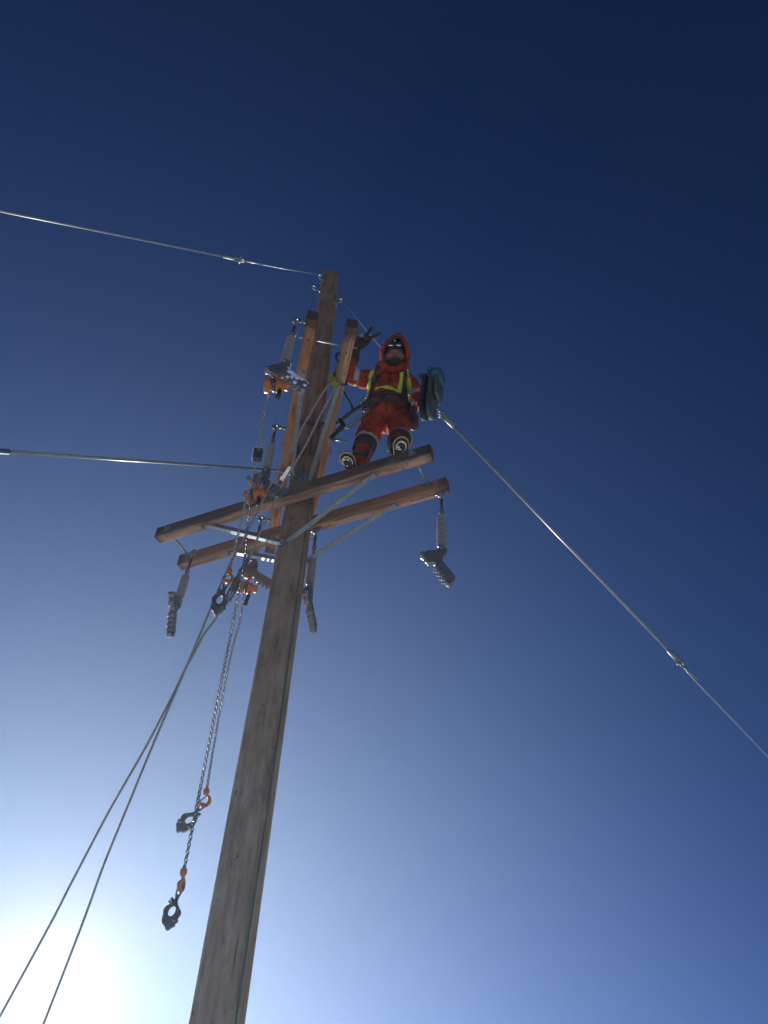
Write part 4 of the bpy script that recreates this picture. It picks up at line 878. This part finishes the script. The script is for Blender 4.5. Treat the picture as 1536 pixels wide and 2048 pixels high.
collar_ring(J['sR'] + d_ * 0.52, d_, 0.086, 0.084, 0.05, 'silver', 'sleeve_tape', 0.02)
d_ = J['eL'] - J['sL']
collar_ring(J['sL'] + d_ * 0.62, d_, 0.082, 0.080, 0.045, 'silver', 'sleeve_tape', 0.02)
# work belt, hip pads, pouch
bl = [J['wai'] + V((0.212 * math.cos(a), 0.175 * math.sin(a) + 0.008, -0.085 - 0.035 * math.sin(a) + 0.015 * math.cos(a))) for a in [2 * math.pi * i / 40 for i in range(40)]]
MB().tube(bl, 0.026, 8, closed=True, flat=0.35, hint=X).build('work_belt', 'black_cloth', man)
bl2 = [J['pel'] + V((0.208 * math.cos(a), 0.168 * math.sin(a) + 0.01, 0.065 + 0.05 * math.cos(a) - 0.02 * math.sin(a))) for a in [2 * math.pi * i / 40 for i in range(40)]]
MB().tube(bl2, 0.020, 8, closed=True, flat=0.35, hint=X).build('hip_strap', 'web', man)
from_mesh('tool_pouch', blob([('c', (0.215, 4.42, 7.60), (0.225, 4.41, 7.44), 0.052, 0.045), ('c', (0.22, 4.45, 7.64), (0.22, 4.39, 7.64), 0.04, 0.04)], 0.01, 3, 0.003, 20), 'brown_strap', man)
for k in range(4):
    MB().tube([(0.20 + 0.016 * k, 4.38, 7.56), (0.198 + 0.018 * k, 4.365, 7.70 - 0.02 * (k % 2))], 0.006, 8).build('hand_tool', 'galv' if k % 2 else 'darksteel', man)
for (x_, z_) in ((-0.20, 7.67), (0.205, 7.66)):
    MB().tube(arc((x_, 4.31, z_), X, Z, 0.024, 0, 360, 16)[:-1], 0.006, 8, closed=True).build('dee_ring', 'galv', man)

# gloves
def hand(name, w, d, side, fingers, cuff=None, k_=1.0):
    """w wrist, d palm direction, side across the palm; fingers: list of (offset, [bend points along d/side/normal])"""
    d = V(d).normalized(); side = (V(side) - d * V(side).dot(d)).normalized(); nn = d.cross(side)
    pr = [('c', w - d * 0.05, w + d * 0.01, 0.050, 0.042)] + ([('c', cuff, w - d * 0.03, 0.066, 0.052)] if cuff is not None else [])
    for k in (-0.027, -0.009, 0.009, 0.027): pr.append(('c', w + d * 0.015 * k_ + side * k * 0.8 * k_, w + d * 0.095 * k_ + side * k * k_, 0.021 * k_, 0.0165 * k_))
    for base, pts in fingers:
        q = [w + (d * b[0] + side * b[1] + nn * b[2]) * k_ for b in pts]
        for a, b in zip(q, q[1:]): pr.append(('c', a, b, 0.0145 * k_, 0.0130 * k_))
    return from_mesh(name, blob(pr, 0.0055, 2), 'glove', man)
wr = J['wR']; hd = V((0.66, -0.20, 0.70)).normalized()
hand('glove', wr + hd * 0.005 + V((-0.005, -0.01, 0.075)), hd, V((-0.7, 0.0, 0.7)), [
    (0, [(0.09, 0.026, 0), (0.135, 0.036, 0.002), (0.185, 0.054, 0.004), (0.226, 0.068, 0.006)]),          # index, up
    (0, [(0.095, 0.008, 0), (0.140, -0.008, 0.002), (0.185, -0.026, 0.004), (0.215, -0.038, 0.006)]),      # middle, spread
    (0, [(0.09, -0.012, 0), (0.118, -0.020, 0.028), (0.095, -0.020, 0.050), (0.072, -0.014, 0.044)]),      # ring, curled
    (0, [(0.082, -0.030, 0), (0.104, -0.036, 0.026), (0.084, -0.034, 0.044), (0.066, -0.028, 0.040)]),     # little, curled
    (0, [(0.02, 0.030, 0.008), (0.055, 0.048, 0.026), (0.082, 0.026, 0.044), (0.088, 0.004, 0.054)])], cuff=J['wR'].lerp(J['eR'], 0.38), k_=1.2)    # thumb folded over
wl = J['wL']; ld_ = V((0.35, -0.75, -0.35)).normalized()
hand('glove', wl + ld_ * 0.02, ld_, V((0.1, -0.35, 0.93)), [
    (0, [(0.09, 0.027, 0), (0.125, 0.027, -0.02), (0.118, 0.026, -0.052), (0.09, 0.024, -0.06)]),
    (0, [(0.092, 0.009, 0), (0.132, 0.009, -0.02), (0.122, 0.009, -0.055), (0.09, 0.009, -0.062)]),
    (0, [(0.09, -0.009, 0), (0.128, -0.009, -0.02), (0.118, -0.009, -0.054), (0.088, -0.009, -0.06)]),
    (0, [(0.082, -0.027, 0), (0.114, -0.027, -0.018), (0.106, -0.026, -0.048), (0.082, -0.024, -0.054)]),
    (0, [(0.02, 0.03, -0.008), (0.055, 0.050, -0.028), (0.085, 0.046, -0.05), (0.10, 0.036, -0.06)])])

# boots
def boot(arch, d, ank):
    d = V(d).normalized(); s = d.cross(Z).normalized(); arch = V(arch)
    ol = [(-0.135, 0.0), (-0.128, 0.028), (-0.10, 0.038), (-0.04, 0.034), (0.02, 0.038), (0.08, 0.052), (0.125, 0.050), (0.158, 0.030), (0.170, 0.0),
          (0.158, -0.030), (0.125, -0.048), (0.08, -0.050), (0.02, -0.038), (-0.04, -0.034), (-0.10, -0.038), (-0.128, -0.028)]
    pth = smooth_path([V((a, b, 0)) for a, b in ol] + [V((ol[0][0], ol[0][1], 0))], 3)[:-1]
    P = [(p.x, p.y) for p in pth]
    up_ = arch + Z * 0.016
    so = MB().prism([(a, b) for a, b in P], 0.026, up_, d, s).build('boot_sole', 'boot', man, bevel=0.004)
    MB().tube([up_ + d * (a * 1.01) + s * (b * 1.03) + Z * 0.012 for a, b in P], 0.0075, 8, closed=True).build('boot_welt', 'welt', man)
    # tread ring and bars under the forefoot
    m = MB()
    for k in range(5):
        x0 = 0.045 + 0.024 * k; hw = 0.036 - 0.0035 * max(0, k - 2)
        for sg in (-1, 1): m.box(arch + d * x0 + s * (hw * 0.52 * sg) + Z * 0.000, d, s, Z, 0.0085, hw * 0.44, 0.005)
    for k in range(3): m.box(arch + d * (-0.115 + 0.024 * k), d, s, Z, 0.008, 0.026, 0.005)
    m.build('tread_bars', 'tread', so, bevel=0.001, kind='stuff')
    rim = [arch + d * (0.10 + 0.054 * math.cos(a)) + s * (0.037 * math.sin(a)) - Z * 0.002 + d * 0.0 for a in [math.radians(v) for v in range(-120, 130, 10)]]
    MB().tube(rim, [0.0045 + 0.003 * noise.noise(V((i * 0.9, arch.x * 5, 0))) for i in range(len(rim))], 7).build('packed_snow', 'snow', so)
    for k in range(5):
        MB().ball(arch + d * random.uniform(0.05, 0.15) + s * random.uniform(-0.025, 0.025) - Z * 0.003, random.uniform(0.006, 0.012), 8, 6, (1.3, 0.8, 0.5)).build('packed_snow', 'snow', so)
    me = blob([('c', up_ + d * -0.085 + Z * 0.045, up_ + d * -0.03 + Z * 0.05, 0.042, 0.045), ('c', up_ + d * -0.03 + Z * 0.05, up_ + d * 0.09 + Z * 0.035, 0.047, 0.046), ('c', up_ + d * 0.09 + Z * 0.033, up_ + d * 0.128 + Z * 0.030, 0.046, 0.038),
               ('c', up_ + d * -0.07 + Z * 0.06, ank, 0.052, 0.062), ('c', ank, ank + Z * 0.06, 0.064, 0.070)], 0.009, 3)
    from_mesh('boot_upper', me, 'boot', man)
boot((-0.268, 4.325, 6.704), V((-0.30, -0.95, 0)), J['aR'])
boot((0.100, 4.158, 6.704), V((0.12, -1, 0)), J['aL'])

# positioning lanyard: belt to pole and back
lan = thing('positioning_lanyard', (-0.6, 4.55, 7.45), 'dark work-positioning strap from the belt round the pole', 'lanyard')
q1 = [V((-0.150, 4.285, 7.620)), V((-0.210, 4.290, 7.560)), V((-0.300, 4.340, 7.520)), V((-0.400, 4.420, 7.490)), V((-0.500, 4.520, 7.520)), V((-0.565, 4.56, 7.62))]
za = 7.66; loop = [axis(za) + (prad(za) + 0.016) * V((math.cos(a), math.sin(a), 0)) + Z * (-0.03 * math.cos(a)) for a in [math.radians(v) for v in range(-52, -350, -14)]]
MB().tube(smooth_path(q1 + loop, 4), 0.020, 10, flat=0.6).build('strap', 'web', lan)
MB().tube(smooth_path([V((-0.170, 4.290, 7.460)), V((-0.300, 4.350, 7.360)), V((-0.430, 4.410, 7.340)), V((-0.53, 4.50, 7.42)), V((-0.58, 4.60, 7.46))], 5), 0.008, 8).build('tail_rope', 'rope', lan)
MB().tube(smooth_path([V((-0.240, 4.330, 7.400)), V((-0.310, 4.350, 7.300)), V((-0.38, 4.31, 7.27)), V((-0.40, 4.31, 7.22))], 5), 0.008, 8).build('tail_rope', 'rope', lan)
MB().tube(smooth_path([V((-0.47, 4.36, 7.86)), V((-0.40, 4.31, 7.77)), V((-0.36, 4.30, 7.66)), V((-0.32, 4.31, 7.58)), V((-0.30, 4.33, 7.52))], 5), 0.019, 8, flat=0.45).build('keeper_strap', 'black_rubber', lan)
MB().tube(smooth_path([V((-0.40, 4.30, 7.34)), V((-0.37, 4.30, 7.26)), V((-0.41, 4.31, 7.19)), V((-0.46, 4.32, 7.11))], 5), [0.016] * 3 + [0.022] * 7 + [0.018] * 6, 10).build('grip_adjuster', 'black_rubber', lan)
for c_ in (V((-0.205, 4.285, 7.590)), V((-0.185, 4.285, 7.470))):
    MB().tube(arc(c_, V((0.9, 0, 0.4)).normalized(), V((-0.4, 0, 0.9)).normalized(), 0.028, 0, 360, 18, 0.018)[:-1], 0.006, 8, closed=True).build('snap_hook', 'galv', lan)

# big two-plate block in his left hand
tb = thing('stringing_block', (0.36, 4.18, 7.32), 'teal and black pulley block with long side plates held at his left side', 'pulley block')
top_, bot_ = V((0.375, 4.17, 7.86)), V((0.335, 4.21, 7.335))
ez_ = (top_ - bot_).normalized(); ey_ = V((0.88, -0.42, 0.0)); ey_ = (ey_ - ez_ * ey_.dot(ez_)).normalized(); ex_ = ey_.cross(ez_)
def cheek(off, wd, l0, l1, t, mt, nm):
    ol = []
    for k in range(13): a = math.pi + math.pi * k / 12; ol.append((wd * math.cos(a), l0 + wd * 1.2 * math.sin(a)))
    for k in range(9): a = math.pi * k / 8; ol.append((wd * 1.05 * math.cos(a), l1 + wd * 0.8 * math.sin(a)))
    return MB().prism(ol, t, bot_ + ey_ * off, ex_, ez_).build(nm, mt, tb, bevel=0.006)
cheek(-0.046, 0.075, 0.06, 0.45, 0.030, 'blackplate', 'side_plate')
cheek(0.022, 0.078, 0.05, 0.43, 0.034, 'greyplate', 'side_plate')
cheek(-0.012, 0.040, 0.14, 0.42, 0.030, 'blackplate', 'centre_plate')
MB().lathe([(0.02, -0.05), (0.080, -0.045), (0.088, -0.03), (0.088, 0.025), (0.076, 0.04), (0.02, 0.045)], top_ - ez_ * 0.055 + ey_ * 0.055, ey_, 26).build('sheave_housing', 'teal', tb)
MB().prism([(-0.075, 0.18), (0.06, 0.20), (0.078, 0.42), (0.05, 0.50), (-0.06, 0.50), (-0.085, 0.40)], 0.030, bot_ + ey_ * 0.070, ex_, ez_).build('guard_plate', 'greyplate', tb, bevel=0.008)
MB().tube(arc(top_ - ez_ * 0.055 + ey_ * 0.005, ex_, ez_, 0.095, 15, 170, 12), 0.020, 10).build('yoke', 'teal', tb)
pk = top_ + V((-0.045, -0.02, -0.02))
hk = MB().tube([pk + ey_ * 0.03, pk - ey_ * 0.05], 0.013, 10).build('gate_pin', 'greyplate', tb)
MB().lathe([(0.014, 0), (0.024, 0.006), (0.024, 0.026), (0.014, 0.032)], pk - ey_ * 0.045, -ey_, 12).build('knob', 'greyplate', hk)

# ------------------------------------------------------------------ haze added to stand in for the sun's veiling glare
hz = MB().box((0, 0, 5.5), X, Y, Z, 1520, 1520, 6.6)
ho_ = bpy.data.objects.new('haze', hz.mesh('haze')); COL.objects.link(ho_); ho_['kind'] = 'stuff'; ho_['label'] = 'thin haze added to imitate glare round the low sun'
hm = bpy.data.materials.new('glare_haze'); hm.use_nodes = True; hn = hm.node_tree; hn.nodes.clear()
o_ = hn.nodes.new('ShaderNodeOutputMaterial'); pv = hn.nodes.new('ShaderNodeVolumePrincipled')
pv.inputs['Color'].default_value = (0.56, 0.77, 1.0, 1); pv.inputs['Density'].default_value = 0.0018; pv.inputs['Anisotropy'].default_value = 0.73
hn.links.new(pv.outputs[0], o_.inputs['Volume']); ho_.data.materials.append(hm)
